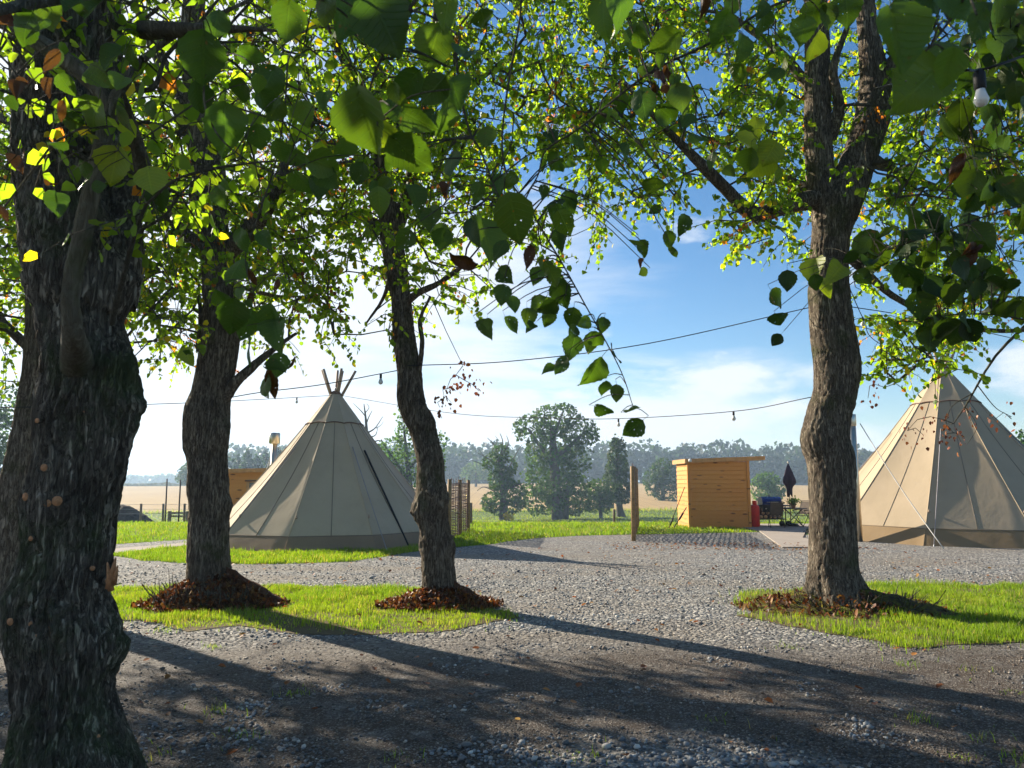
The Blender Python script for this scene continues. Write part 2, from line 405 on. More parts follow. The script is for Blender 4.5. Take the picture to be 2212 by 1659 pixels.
island1 = rough_poly(G((60, 1280), (245, 1272), (400, 1270), (560, 1266), (700, 1266), (860, 1272), (940, 1278), (1010, 1300), (1075, 1325), (1105, 1338), (1060, 1352), (1000, 1362), (900, 1372), (800, 1379), (700, 1377), (600, 1366), (520, 1362), (400, 1366), (300, 1356), (245, 1340), (60, 1345)), 0.16, 0.20, 11)
island2 = rough_poly(G((1572, 1300), (1640, 1282), (1720, 1270), (1880, 1264), (2050, 1264), (2212, 1266), (2400, 1266), (2450, 1400), (2212, 1398), (2100, 1402), (2000, 1402), (1900, 1388), (1800, 1374), (1700, 1356), (1620, 1330)), 0.16, 0.20, 12)
sheet('grass_verge', island1, 0.010, M['verge_soil']); sheet('grass_verge', island2, 0.010, M['verge_soil'])
# paving slabs: terrace by the furniture, path on the left
def slab(name, poly, z0, z1, mat):
    mb = MB(); n = len(poly); V = [(p[0], p[1], z0) for p in poly] + [(p[0], p[1], z1) for p in poly]
    F = [list(range(n, 2 * n))] + [[i, (i + 1) % n, n + (i + 1) % n, n + i] for i in range(n)]
    mb.add(V, F); o = mb.build(name, mat, smooth=False); o['kind'] = 'structure'; return o
slab('terrace', [tuple(gp(1640, 1148))[:2], tuple(gp(1690, 1184))[:2], (8.0, gp(1690, 1184).y), (8.0, 20.5), (9.6, 24.2), (13.0, 25.0), (13.0, 27.0), (7.75, 27.0)], -0.05, 0.03, M['paving'])
slab('paved_path', G((40, 1208), (245, 1187), (420, 1172.5), (455, 1171), (455, 1175), (330, 1187), (245, 1198), (40, 1222)), -0.05, 0.02, M['paving'])

# ------------------------------------------------------------------ grass
def grass(name, pts, h, w, label, lean=0.35, seed=1, yellow=0.25, z=0.0, base=None):
    n = len(pts); r = np.random.default_rng(seed)
    pts = pts.copy(); jit = r.random(n) < 0.17; pts[jit, :2] += r.normal(0, 0.16 * (w < .012), (int(jit.sum()), 2)); a = r.uniform(0, 2 * math.pi, n); hh = h * r.uniform(0.40, 1.15, n) * np.clip(0.85 + 0.65 * fbm(np.c_[pts[:, :2] * 3.1, np.zeros(n)], seed + 70, 3), .35, 1.7); ww = w * r.uniform(0.7, 1.3, n)
    la = r.uniform(0, 2 * math.pi, n); ln = lean * hh * r.uniform(0.2, 1.3, n)
    side = np.stack([np.cos(a), np.sin(a), np.zeros(n)], 1); L = np.stack([np.cos(la), np.sin(la), np.zeros(n)], 1)
    P = np.c_[pts, np.full(n, z)] if pts.shape[1] == 2 else pts
    up = np.array([0, 0, 1.0])
    V = np.empty((n, 5, 3))
    V[:, 0] = P - side * ww[:, None] / 2; V[:, 1] = P + side * ww[:, None] / 2
    mid = P + up * (hh * 0.55)[:, None] + L * (ln * 0.3)[:, None]
    V[:, 2] = mid - side * (ww * 0.38)[:, None]; V[:, 3] = mid + side * (ww * 0.38)[:, None]
    V[:, 4] = P + up * (hh * 0.95)[:, None] + L * ln[:, None]
    b = np.arange(n)[:, None] * 5
    mb = MB()
    g1 = np.array(base or (0.15, 0.235, 0.02)); g2 = np.array((0.23, 0.285, 0.03)); g3 = np.array((0.34, 0.28, 0.12))
    q = np.clip(r.normal(yellow, 0.24, n) + 0.5 * fbm(np.c_[P[:, :2] * 1.3, np.zeros(n)], seed), 0, 1)[:, None]
    C = g1 * (1 - q) + g2 * q; dry = r.random(n) < 0.05 + 0.14 * (fbm(np.c_[P[:, :2] * 2.2, np.zeros(n)], seed + 71, 2) > .35); C[dry] = g3; C *= r.uniform(0.75, 1.15, n)[:, None]
    mb.add(V.reshape(-1, 3), np.concatenate([b + np.array([[0, 1, 3]]), b + np.array([[0, 3, 2]]), b + np.array([[2, 3, 4]])]), np.repeat(C, 5, 0))
    o = mb.build(name, M['blade']); tag(o, label, 'grass', kind='stuff'); return o
def scatter(poly, dens, seed):
    poly = np.asarray(poly)[:, :2]; lo, hi = poly.min(0), poly.max(0); r = np.random.default_rng(seed)
    n = int((hi - lo).prod() * dens); P = r.uniform(lo, hi, (n, 2)); return P[inpoly(P, poly)]
def inview(P, m=60, z=0.05):
    q = proj(np.c_[P[:, :2], np.full(len(P), z)]); return (q[:, 0] > -m) & (q[:, 0] < 2212 + m) & (q[:, 1] < 1659 + m) & (P[:, 1] > 0.5)
def clump_keep(P, seed, f=1.6, lo=-0.55):
    v = fbm(np.c_[P * f, np.zeros(len(P))], seed, 3); return v + np.random.default_rng(seed).uniform(-0.35, 0.35, len(P)) > lo
p1 = scatter(island1, 3600, 21); p1 = p1[inview(p1, 150)]
# thin and earthy towards the near edge of the left verge
q1 = proj(np.c_[p1, np.zeros(len(p1))]); thin = np.clip((q1[:, 1] - 1300) / 75, 0, 1) * 1.25
thin *= (0.6 + 0.8 * (fbm(np.c_[p1 * 1.3, np.zeros(len(p1))], 77, 3) > -0.1)); p1 = p1[np.random.default_rng(3).random(len(p1)) > thin * 0.62]
grass('verge_grass', p1, 0.068, 0.007, 'bright short grass between the two bark-mulched trees', seed=31, yellow=0.35, z=0.01)
p2 = scatter(island2, 3600, 22); p2 = p2[inview(p2, 150)]; p2 = p2[clump_keep(p2, 6, 1.2, -0.65)]; q2 = proj(np.c_[p2, np.zeros(len(p2))]); p2 = p2[~((np.hypot((q2[:, 0] - 1790) / 240, (q2[:, 1] - 1318) / 50) < 1) & (np.random.default_rng(8).random(len(p2)) < .75) & (q2[:, 0] < 1900))]
grass('verge_grass', p2, 0.08, 0.007, 'bright grass patch round the forked tree', seed=32, yellow=0.3, z=0.01)
# lawn beyond the yard, as far as the crest
lawn_zone = np.array([(-20, 11.0), (20, 11.0), (26, 29.5), (-26, 29.5)])
pl = scatter(lawn_zone, 320, 23); pl = pl[inview(pl, 80)]
bad = inpoly(pl, yard) | inpoly(pl, strip) | inpoly(pl, np.array(G((40, 1208), (245, 1187), (420, 1172.5), (455, 1171), (455, 1175), (330, 1187), (245, 1198), (40, 1222))))
bad |= (pl[:, 0] > 7.6) & (pl[:, 1] < 27) & (pl[:, 1] > 15)
pl = pl[~bad]; rr = np.random.default_rng(4).random(len(pl)); pl = pl[(pl[:, 1] < 20) | (rr < np.interp(pl[:, 1], [20, 29], [1, 0.55]))]
pl3 = np.c_[pl, hz(pl[:, 0], pl[:, 1])]
grass('lawn_grass', pl3, 0.10, 0.020, 'wide sunlit mown lawn beyond the gravel yard', seed=33, yellow=0.22)
# fringe where lawn meets gravel, denser and finer
pe = scatter(lawn_zone[[0, 1, 2, 3]], 2600, 24); pe = pe[(pe[:, 1] < 19.3) & (pe[:, 0] < 9)]; pe = pe[inview(pe, 60)]
pe = pe[~(inpoly(pe, yard) | inpoly(pe, strip) | inpoly(pe, np.array(G((40, 1208), (245, 1187), (420, 1172.5), (455, 1171), (455, 1175), (330, 1187), (245, 1198), (40, 1222)))))]
pe = pe[np.random.default_rng(5).random(len(pe)) < 0.42]
grass('lawn_edge_grass', pe, 0.085, 0.010, 'uneven fringe of lawn along the gravel edge', seed=34, yellow=0.28)
# stray tufts in the worn gravel
tr_ = np.random.default_rng(9); tp = []
for dx, dy in [(520, 1590), (470, 1540), (2190, 1640), (2120, 1600), (1990, 1560), (330, 1640), (2080, 1640), (1540, 1555), (1250, 1640), (870, 1640), (2200, 1500), (640, 1500), (1960, 1440), (2090, 1450), (1700, 1400), (460, 1400), (360, 1365)]:
    c = gp(dx, dy); k = tr_.integers(12, 45); tp.append(np.c_[tr_.normal(c.x, 0.06, k), tr_.normal(c.y, 0.05, k)])
grass('grass_tufts', np.concatenate(tp), 0.06, 0.005, 'small green weeds sprouting through the gravel', lean=0.9, seed=35, yellow=0.2, z=0.004)
# rough pasture below the crest
pp = np.random.default_rng(6).uniform((-70, 100), (80, 140), (26000, 2)); pp3 = np.c_[pp, hz(pp[:, 0], pp[:, 1])]
grass('pasture_grass', pp3, 0.22, 0.09, 'dull olive pasture grass under the parkland trees', seed=36, yellow=0.9, base=(0.10, 0.12, 0.03))
ph = np.random.default_rng(16).uniform((-75, 137), (120, 141), (7000, 2)); ph3 = np.c_[ph, hz(ph[:, 0], ph[:, 1])]
grass('field_margin_grass', ph3, 0.7, 0.10, 'dry tall grass along the near edge of the stubble', seed=37, yellow=1.3, base=(0.18, 0.15, 0.06))

# ------------------------------------------------------------------ gravel stones
def ico():
    t = (1 + 5 ** 0.5) / 2
    V = np.array([(-1, t, 0), (1, t, 0), (-1, -t, 0), (1, -t, 0), (0, -1, t), (0, 1, t), (0, -1, -t), (0, 1, -t), (t, 0, -1), (t, 0, 1), (-t, 0, -1), (-t, 0, 1)], float)
    V /= np.linalg.norm(V[0])
    F = np.array([(0, 11, 5), (0, 5, 1), (0, 1, 7), (0, 7, 10), (0, 10, 11), (1, 5, 9), (5, 11, 4), (11, 10, 2), (10, 7, 6), (7, 1, 8), (3, 9, 4), (3, 4, 2), (3, 2, 6), (3, 6, 8), (3, 8, 9), (4, 9, 5), (2, 4, 11), (6, 2, 10), (8, 6, 7), (9, 8, 1)])
    return V, F
IV, IF = ico()
def stones(name, P, size, seed, label, zoff=0.0, earth=None):
    r = np.random.default_rng(seed); n = len(P)
    S = size[:, None] * r.uniform(0.65, 1.25, (n, 3)) * np.array([1, 0.85, 0.55])
    V = IV[None] * (1 + r.uniform(-0.16, 0.16, (n, 12))[..., None]) * S[:, None, :]
    a = r.uniform(0, 2 * math.pi, n); ca, sa = np.cos(a)[:, None], np.sin(a)[:, None]
    tl = r.normal(0, 0.35, (n, 1)); y0 = V[..., 1] * np.cos(tl) - V[..., 2] * np.sin(tl); z0 = V[..., 1] * np.sin(tl) + V[..., 2] * np.cos(tl)
    X = V[..., 0] * ca - y0 * sa; Y = V[..., 0] * sa + y0 * ca
    W = np.stack([X + P[:, 0:1], Y + P[:, 1:2], z0 + zoff + (S[:, 2] * r.uniform(0.2, 0.75, n))[:, None]], -1)
    k = r.random(n); pal = np.array([(0.10, 0.104, 0.108), (0.17, 0.174, 0.178), (0.25, 0.25, 0.245), (0.36, 0.34, 0.31), (0.52, 0.49, 0.44), (0.20, 0.155, 0.12)])
    idx = np.searchsorted(np.cumsum([0.22, 0.32, 0.24, 0.12, 0.04, 0.06]), k).clip(0, 5)
    C = pal[idx] * r.uniform(0.95, 1.45, (n, 1))
    if earth is not None: C = C * (1 - 0.66 * earth[:, None]) * np.array((1, 1, 1)) * (1 + earth[:, None] * np.array((.10, -.06, -.22)))  # stones in the earthy band browner, and darkened to deepen the shade
    mb = MB(); mb.add(W.reshape(-1, 3), (IF[None] + (np.arange(n) * 12)[:, None, None]).reshape(-1, 3), np.repeat(C, 12, 0))
    o = mb.build(name, M['pebble']); tag(o, label, 'gravel', kind='stuff'); return o
rs = np.random.default_rng(40)
NP = 150000
yy_ = 3.7 + (15.5 - 3.7) * rs.random(NP) ** 1.05; xx_ = rs.uniform(-1, 1, NP) * (yy_ * 0.74 + 0.5)
P = np.c_[xx_, yy_]; P = P[inview(P, 40)]
P = P[~(inpoly(P, island1) | inpoly(P, island2))]
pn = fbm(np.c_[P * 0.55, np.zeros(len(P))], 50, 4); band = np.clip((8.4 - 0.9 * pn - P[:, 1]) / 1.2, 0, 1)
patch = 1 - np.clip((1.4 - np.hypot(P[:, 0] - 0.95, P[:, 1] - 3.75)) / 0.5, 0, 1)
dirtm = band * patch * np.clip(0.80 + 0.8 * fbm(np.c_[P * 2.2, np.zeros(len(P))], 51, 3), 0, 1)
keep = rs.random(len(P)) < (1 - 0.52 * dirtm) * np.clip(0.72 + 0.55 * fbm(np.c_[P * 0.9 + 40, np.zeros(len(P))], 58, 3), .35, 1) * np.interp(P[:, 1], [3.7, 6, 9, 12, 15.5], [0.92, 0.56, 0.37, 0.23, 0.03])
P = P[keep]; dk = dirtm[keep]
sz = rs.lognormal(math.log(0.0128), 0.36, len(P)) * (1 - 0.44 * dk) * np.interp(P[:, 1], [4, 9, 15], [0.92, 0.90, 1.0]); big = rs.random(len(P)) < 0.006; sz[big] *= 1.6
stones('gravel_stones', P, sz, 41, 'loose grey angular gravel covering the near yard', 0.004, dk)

# ------------------------------------------------------------------ leaf litter and fallen leaves
def leaf_card(n, r, size, flat=0.35):
    """n curled leaves lying on the ground, 6 verts each"""
    base = np.array([(0, -0.5, 0), (-0.38, -0.15, 0.10), (-0.30, 0.25, 0.12), (0, 0.55, 0.02), (0.30, 0.25, 0.12), (0.38, -0.15, 0.10), (0, 0.05, -0.02)])
    F = np.array([(6, 0, 5), (6, 5, 4), (6, 4, 3), (6, 3, 2), (6, 2, 1), (6, 1, 0)])
    V = base[None] * size[:, None, None]; V = V * np.array([1, 1, 1]) ; V[..., 2] *= r.uniform(0.3, 2.2, (n, 1))
    e = r.normal(0, flat, (n, 2)); a = r.uniform(0, 2 * math.pi, n)
    ca, sa = np.cos(a)[:, None], np.sin(a)[:, None]
    x = V[..., 0] * ca - V[..., 1] * sa; y = V[..., 0] * sa + V[..., 1] * ca
    z = V[..., 2] + x * e[:, :1] + y * e[:, 1:]
    return np.stack([x, y, z], -1), F
leaf_material('dead_leaf', 0.3, 0.2, (1.1, 0.9, 0.6))
DEAD = np.array([(0.30, 0.10, 0.03), (0.22, 0.08, 0.03), (0.38, 0.17, 0.05), (0.15, 0.065, 0.03), (0.42, 0.24, 0.06)])
def litter(name, P3, size, seed, label, flat=0.6):
    r = np.random.default_rng(seed); n = len(P3); V, F = leaf_card(n, r, size, flat)
    V = V + P3[:, None, :]; C = DEAD[r.integers(0, len(DEAD), n)] * r.uniform(0.6, 1.2, (n, 1))
    mb = MB(); mb.add(V.reshape(-1, 3), (F[None] + (np.arange(n) * 7)[:, None, None]).reshape(-1, 3), np.repeat(C, 7, 0))
    o = mb.build(name, M['dead_leaf']); tag(o, label, 'leaf litter', kind='stuff'); return o
rl = np.random.default_rng(60); LP = []
q = np.c_[rl.uniform(-7, 9, 1500), rl.uniform(4.2, 17.5, 1500)]; q = q[inpoly(q, yard) & inview(q)]
q = q[rl.random(len(q)) < np.interp(q[:, 1], [4, 18], [0.14, 0.6])]
w_ = np.c_[rl.uniform(2.4, 8.5, 500), rl.uniform(17.0, 18.9, 500)]; w_ = w_[inpoly(w_, yard)]
q = np.vstack([q, w_]); litter('fallen_leaf_litter', np.c_[q, np.full(len(q), 0.025)], rl.uniform(0.035, 0.075, len(q)), 61, 'small brown fallen leaves scattered over the gravel', 0.25)
# ================================================================== distance
leaf_material('far_leaf', 0.40, 0.15, (1.6, 1.9, 0.7))
def bark_far():
    t = NT('far_bark'); c = t.mix(t.noise(t.world((3, 3, 0.5)), 1.5, 5), (0.05, 0.042, 0.034), (0.12, 0.10, 0.08)); M['far_bark'] = t.done(t.bsdf(c, 0.95, spec=0.1))
bark_far()
def leaf_quads(P, size, r, C, droop=0.0):
    n = len(P); d = r.normal(size=(n, 3)); d[:, 2] -= droop; d /= np.linalg.norm(d, axis=1)[:, None]
    e = np.cross(d, r.normal(size=(n, 3))); e /= np.linalg.norm(e, axis=1)[:, None]
    nn = np.cross(d, e); s = (size * r.uniform(0.6, 1.4, n))[:, None]
    V = np.empty((n, 4, 3)); V[:, 0] = P - d * s * 0.5; V[:, 1] = P + e * s * 0.42 + nn * s * 0.12; V[:, 2] = P + d * s * 0.55; V[:, 3] = P - e * s * 0.42 + nn * s * 0.12
    b = (np.arange(n) * 4)[:, None]
    return V.reshape(-1, 3), np.concatenate([b + np.array([[0, 1, 2]]), b + np.array([[0, 2, 3]])]), np.repeat(C, 4, 0)
def crown_points(cl, n, r, shell=0.55):
    """points spread through a list of ellipsoids (cx,cy,cz,rx,ry,rz), more of them near the skin, in clumps"""
    cl = np.asarray(cl, float); vol = cl[:, 3] * cl[:, 4] * cl[:, 5]; w = vol ** 0.75; w /= w.sum()
    k = r.choice(len(cl), n, p=w); d = r.normal(size=(n, 3)); d /= np.linalg.norm(d, axis=1)[:, None]
    rad = r.random(n) ** (1 / 3.0); rad = np.where(r.random(n) < shell, 0.78 + 0.3 * r.random(n), rad)
    P = cl[k, :3] + d * rad[:, None] * cl[k, 3:6]
    s = cl[:, 3:6].mean() * 0.45
    P = P[(fbm(P / s, 13, 3) + r.uniform(-0.3, 0.3, n)) > -0.25]
    return P
def far_tree(name, label, Y, base, clumps, trunk, limbs=(), n=3500, leaf=0.42, color=(0.062, 0.088, 0.026), var=0.35, seed=0, group=None, bare=(), droop=0.0, cat='tree', depth=1.0):
    r = np.random.default_rng(seed + 100)
    bx = at(base[0], base[1], Y); gz = float(hz(bx.x, Y)); o = thing(name, (bx.x, Y, gz - 0.1), label, cat, group)
    def W(p, yo=0.0): q = at(p[0], p[1], Y); return np.array((q.x, Y + yo, q.z))
    cl = []
    for (cx, cy, rw, rh) in clumps:
        c = W((cx, cy)); m = pxw(1, cx, cy, Y); cl.append((c[0], c[1] + r.uniform(-0.45, 0.45) * rw * m, c[2], rw * m, rw * m * depth, rh * m))
    tm = MB(); tp = np.array([[*W((x, y)), pxw(w / 2, x, y, Y)] for x, y, w in trunk]); tp[0, 2] = min(tp[0, 2], gz - 0.2)
    sp_ = smooth_path(tp, 14); tm.tube(sp_[:, :3], sp_[:, 3], 8); tm.build('trunk', M['far_bark'], o)
    for lb in limbs:
        lp = np.array([[*W((x, y), r.uniform(-1, 1) * (0 if i == 0 else 1.2)), pxw(w / 2, x, y, Y)] for i, (x, y, w) in enumerate(lb)])
        s2 = smooth_path(lp, 10); m2 = MB(); m2.tube(s2[:, :3], s2[:, 3], 5); m2.build('limb', M['far_bark'], o)
    if len(bare):
        for lb in bare:
            m3 = MB()
            lp = np.array([[*W((x, y), r.uniform(-1, 1) * (0 if i == 0 else 0.8)), pxw(w / 2, x, y, Y)] for i, (x, y, w) in enumerate(lb)])
            s2 = smooth_path(lp, 8); m3.tube(s2[:, :3], s2[:, 3], 4); m3.build('bare_branch', M['far_bark'], o)
    if n:
        Pn = crown_points(cl, n, r); C = np.array(color) * np.array((.72, .92, .65)) * r.uniform(1 - var, 1 + var, (len(Pn), 1)); C[:, 0] *= r.uniform(0.85, 1.3, len(Pn))
        V, F, CC = leaf_quads(Pn, np.full(len(Pn), leaf), r, C, droop); mb = MB(); mb.add(V, F, CC); c = mb.build('crown', M['far_leaf'], o); c['kind'] = 'stuff'
    return o
far_tree('parkland_tree', 'tall broad-crowned green tree with a dark double trunk in the pasture', 112, (1205, 1125),
    [(1200, 905, 52, 34), (1150, 928, 42, 34), (1252, 930, 42, 34), (1200, 958, 58, 48), (1272, 955, 24, 26), (1128, 920, 20, 18), (1165, 985, 34, 36), (1190, 1030, 62, 46), (1226, 1060, 66, 44), (1172, 1080, 52, 32), (1232, 1085, 56, 28), (1240, 1005, 38, 40), (1215, 890, 30, 20)],
    [(1208, 1130, 36), (1204, 1110, 26), (1200, 1040, 22), (1196, 980, 18), (1192, 920, 10)],
    [[(1196, 1000, 12), (1165, 960, 9), (1140, 925, 5)], [(1198, 990, 12), (1235, 960, 9), (1262, 935, 5)], [(1192, 960, 9), (1205, 920, 6), (1215, 890, 3)], [(1222, 1120, 14), (1224, 1080, 10), (1228, 1040, 6)]], n=9500, leaf=0.50, seed=1)
far_tree('stag_headed_oak', 'oak with bare dead antler branches above its green crown', 106, (1087, 1122),
    [(1082, 975, 20, 14), (1066, 1000, 26, 22), (1092, 1008, 26, 24), (1076, 1038, 26, 22), (1102, 1064, 36, 28), (1064, 1085, 26, 22), (1110, 1090, 24, 18), (1086, 1100, 30, 14), (1088, 1030, 22, 26)],
    [(1090, 1126, 26), (1087, 1110, 18), (1086, 1060, 14), (1080, 1010, 10), (1078, 980, 6)],
    [[(1086, 1060, 9), (1110, 1050, 6), (1125, 1045, 3)]], n=4200, leaf=0.42, seed=2,
    bare=[[(1080, 990, 4), (1068, 962, 2.5), (1052, 945, 1.2)], [(1082, 985, 4), (1086, 955, 2.5), (1080, 936, 1.2)], [(1084, 985, 4), (1098, 958, 2.2), (1094, 940, 1)], [(1070, 1000, 4), (1045, 985, 2), (1030, 978, 1)], [(1064, 1012, 3.5), (1040, 1002, 2.2), (1020, 995, 1)], [(1100, 1010, 3), (1118, 975, 1.6), (1128, 960, 1)], [(1070, 1062, 3), (1045, 1052, 1.8), (1030, 1060, 1)], [(1068, 970, 2), (1074, 950, 1.2), (1070, 942, 0.8)], [(1045, 985, 1.6), (1036, 972, 1), (1030, 968, 0.7)]])
far_tree('giant_sequoia', 'narrow conical dark conifer with a bare lower trunk', 120, (1337, 1112),
    [(1333, 948, 11, 10), (1333, 964, 18, 16), (1333, 985, 22, 18), (1334, 1008, 26, 18), (1333, 1032, 30, 18), (1335, 1056, 34, 18), (1337, 1074, 35, 13)],
    [(1342, 1114, 22), (1338, 1095, 14), (1336, 1050, 11), (1334, 1000, 8), (1333, 945, 3)], n=5200, leaf=0.40, color=(0.05, 0.064, 0.026), seed=3, droop=0.8)
far_tree('weeping_tree', 'small weeping pale-green tree beside the conifer', 116, (1300, 1108),
    [(1290, 1058, 24, 22), (1280, 1082, 18, 26), (1300, 1080, 20, 26), (1312, 1078, 14, 26), (1316, 1095, 10, 16), (1274, 1095, 9, 14)],
    [(1298, 1112, 9), (1296, 1080, 7), (1292, 1050, 4)], n=2400, leaf=0.38, color=(0.085, 0.115, 0.035), seed=4, droop=1.5)
far_tree('ash_tree', 'airy light-green tree rising behind the grey tipi', 84, (890, 1130),
    [(872, 895, 20, 26), (884, 935, 34, 30), (850, 975, 36, 30), (930, 945, 24, 24), (950, 955, 18, 26), (935, 1000, 32, 34), (875, 1000, 44, 36), (850, 1050, 36, 36), (895, 1060, 46, 40), (945, 1010, 20, 26), (830, 1000, 20, 24)],
    [(892, 1150, 22), (888, 1080, 16), (880, 1000, 10), (872, 920, 4)],
    [[(884, 1040, 9), (850, 990, 6), (825, 950, 2.5)], [(884, 1010, 8), (925, 970, 5), (945, 945, 2)]], n=4200, leaf=0.34, color=(0.10, 0.14, 0.035), seed=5)
far_tree('dead_tree', 'bare dead tree top showing above the tipi shoulder', 92, (795, 1130), [], [(800, 1150, 16), (797, 1000, 11), (792, 930, 7), (789, 895, 4), (786, 872, 1.5)], n=0, seed=6,
    bare=[[(791, 915, 4), (800, 900, 2), (806, 888, 1)], [(790, 900, 3), (776, 885, 2), (765, 872, 1)], [(794, 935, 4), (812, 925, 2.4), (828, 900, 1)], [(794, 945, 4), (810, 940, 2), (818, 925, 1)], [(797, 960, 4), (820, 952, 2.4), (836, 962, 1)], [(789, 892, 2), (796, 880, 1.2), (793, 872, 0.8)], [(812, 925, 1.8), (822, 918, 1), (830, 912, 0.7)]])
far_tree('round_field_tree', 'rounded pale-green tree behind the barbecue', 150, (1660, 1095),
    [(1660, 1040, 26, 20), (1645, 1055, 24, 22), (1675, 1055, 22, 24), (1660, 1070, 34, 18), (1640, 1040, 14, 16)], [(1660, 1100, 10), (1660, 1070, 7), (1660, 1045, 3)], n=2600, leaf=0.5, color=(0.10, 0.14, 0.04), seed=7)
far_tree('hedgerow_oak', 'dense dark-green oak on the bank beside the shed', 175, (1430, 1090),
    [(1432, 1008, 22, 20), (1420, 1035, 30, 26), (1448, 1030, 26, 32), (1410, 1055, 18, 18), (1440, 1062, 32, 26), (1425, 1020, 24, 22)], [(1432, 1094, 10), (1432, 1050, 8), (1432, 1010, 3)], n=3800, leaf=0.55, color=(0.05, 0.072, 0.026), seed=8)
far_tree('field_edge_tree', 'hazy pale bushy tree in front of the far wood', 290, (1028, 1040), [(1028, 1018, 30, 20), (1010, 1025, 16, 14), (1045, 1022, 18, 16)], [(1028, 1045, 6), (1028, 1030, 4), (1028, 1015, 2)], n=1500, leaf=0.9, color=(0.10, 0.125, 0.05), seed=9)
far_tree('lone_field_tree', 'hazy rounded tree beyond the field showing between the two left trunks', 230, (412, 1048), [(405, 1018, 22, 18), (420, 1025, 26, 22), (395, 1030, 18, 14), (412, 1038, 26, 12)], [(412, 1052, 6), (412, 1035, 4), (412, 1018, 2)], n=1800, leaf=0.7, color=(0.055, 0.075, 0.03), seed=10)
for i, (x, ty) in enumerate([(492, 985), (512, 978), (535, 968), (556, 980), (575, 972), (602, 966), (622, 985), (648, 990)]):
    far_tree('pine_tree', 'hazy blue-green pine in the row behind the boarded shed', 190 + 6 * math.sin(i * 2.1), (x, 1060), [(x, ty + 8, 5, 8), (x, ty + 20, 10, 9), (x + 2, ty + 34, 14, 11), (x - 2, ty + 50, 16, 14), (x, ty + 66, 17, 12)], [(x, 1066, 5), (x, 1020, 4), (x, ty, 1)], n=1000, leaf=0.75, color=(0.04, 0.062, 0.03), seed=20 + i, group='pines behind the boarded shed')
far_tree('roadside_tree', 'large hazy green tree seen past the left edge of the burred trunk', 62, (0, 1110), [(5, 870, 44, 44), (-30, 930, 60, 60), (18, 960, 34, 50), (0, 1030, 50, 50), (-60, 1000, 60, 60)], [(-5, 1130, 16), (-5, 1040, 12), (-5, 900, 4)], n=5000, leaf=0.3, color=(0.055, 0.09, 0.03), seed=30)
far_tree('garden_tree', 'bushy green tree just showing past the right edge of the tan tipi', 60, (2240, 1100), [(2225, 950, 30, 24), (2250, 980, 50, 40), (2240, 1040, 60, 50)], [(2245, 1120, 14), (2245, 1040, 10), (2240, 960, 4)], n=3000, leaf=0.26, color=(0.05, 0.08, 0.025), seed=31)
# yellow bush at the foot of the oak
yb = at(1098, 1116, 104); rb = np.random.default_rng(70); pb = np.array(yb) + rb.normal(size=(90, 3)) * np.array((0.42, 0.3, 0.28))
V, F, CC = leaf_quads(pb, np.full(90, 0.35), rb, np.tile((0.55, 0.38, 0.02), (90, 1))); mb = MB(); mb.add(V, F, CC)
tag(mb.build('yellow_bush', M['far_leaf'], origin=(yb.x, yb.y, float(hz(yb.x, yb.y)))), 'small bright yellow bush at the foot of the antlered oak', 'bush')

# far wood, one mass
def woodland(name, label, xr, Yr, htop, n, leaf, color, seed, rows=3):
    r = np.random.default_rng(seed); mb = MB(); x = xr[0]; Ps = []
    while x < xr[1]:
        for k in range(rows):
            Y = Yr[0] + (Yr[1] - Yr[0]) * k / max(1, rows - 1) + r.uniform(-6, 6); h = htop * r.uniform(0.78, 1.12) * (1 + 0.12 * k); cx = x + r.uniform(-4, 4); g = float(hz(cx, Y)); w = h * r.uniform(0.26, 0.40)
            cl = [(cx, Y, g + h * 0.70, w, w, h * 0.30), (cx + w * 0.4, Y - w * 0.4, g + h * 0.45, w * 0.95, w * 0.9, h * 0.30), (cx - w * 0.4, Y, g + h * 0.22, w * 1.0, w, h * 0.26)]
            Ps.append(crown_points(cl, n, r, 0.8))
        x += htop * r.uniform(0.30, 0.48)
    Pn = np.concatenate(Ps); C = np.array(color) * r.uniform(0.75, 1.25, (len(Pn), 1)) * (1 + 0.25 * fbm(np.c_[Pn[:, :2] / 14, np.zeros(len(Pn))], seed)[:, None])
    V, F, CC = leaf_quads(Pn, np.full(len(Pn), leaf), r, C); mb.add(V, F, CC); o = mb.build(name, M['far_leaf']); tag(o, label, 'wood', kind='stuff'); return o
woodland('woodland', 'hazy blue-green wood along the top of the stubble field', (-150, 330), (352, 400), 17.0, 330, 2.3, (0.026, 0.043, 0.016), 80)
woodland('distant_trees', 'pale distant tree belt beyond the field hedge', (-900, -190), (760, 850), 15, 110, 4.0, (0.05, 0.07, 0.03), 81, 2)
# hedge along the far side of the field on the left
rh = np.random.default_rng(82); hp = np.c_[rh.uniform(-330, -130, 9000), rh.normal(347, 1.0, 9000)]; hp = np.c_[hp, hz(hp[:, 0], hp[:, 1]) + rh.random(9000) * (2.0 + 0.9 * fbm(np.c_[hp[:, :1] / 9, np.zeros((9000, 2))], 5))]
V, F, CC = leaf_quads(hp, np.full(9000, 0.6), rh, np.array((0.075, 0.075, 0.03)) * rh.uniform(0.6, 1.4, (9000, 1))); mb = MB(); mb.add(V, F, CC); tag(mb.build('field_hedge', M['far_leaf']), 'low hazy hedge along the far side of the pale field', 'hedge', kind='stuff')
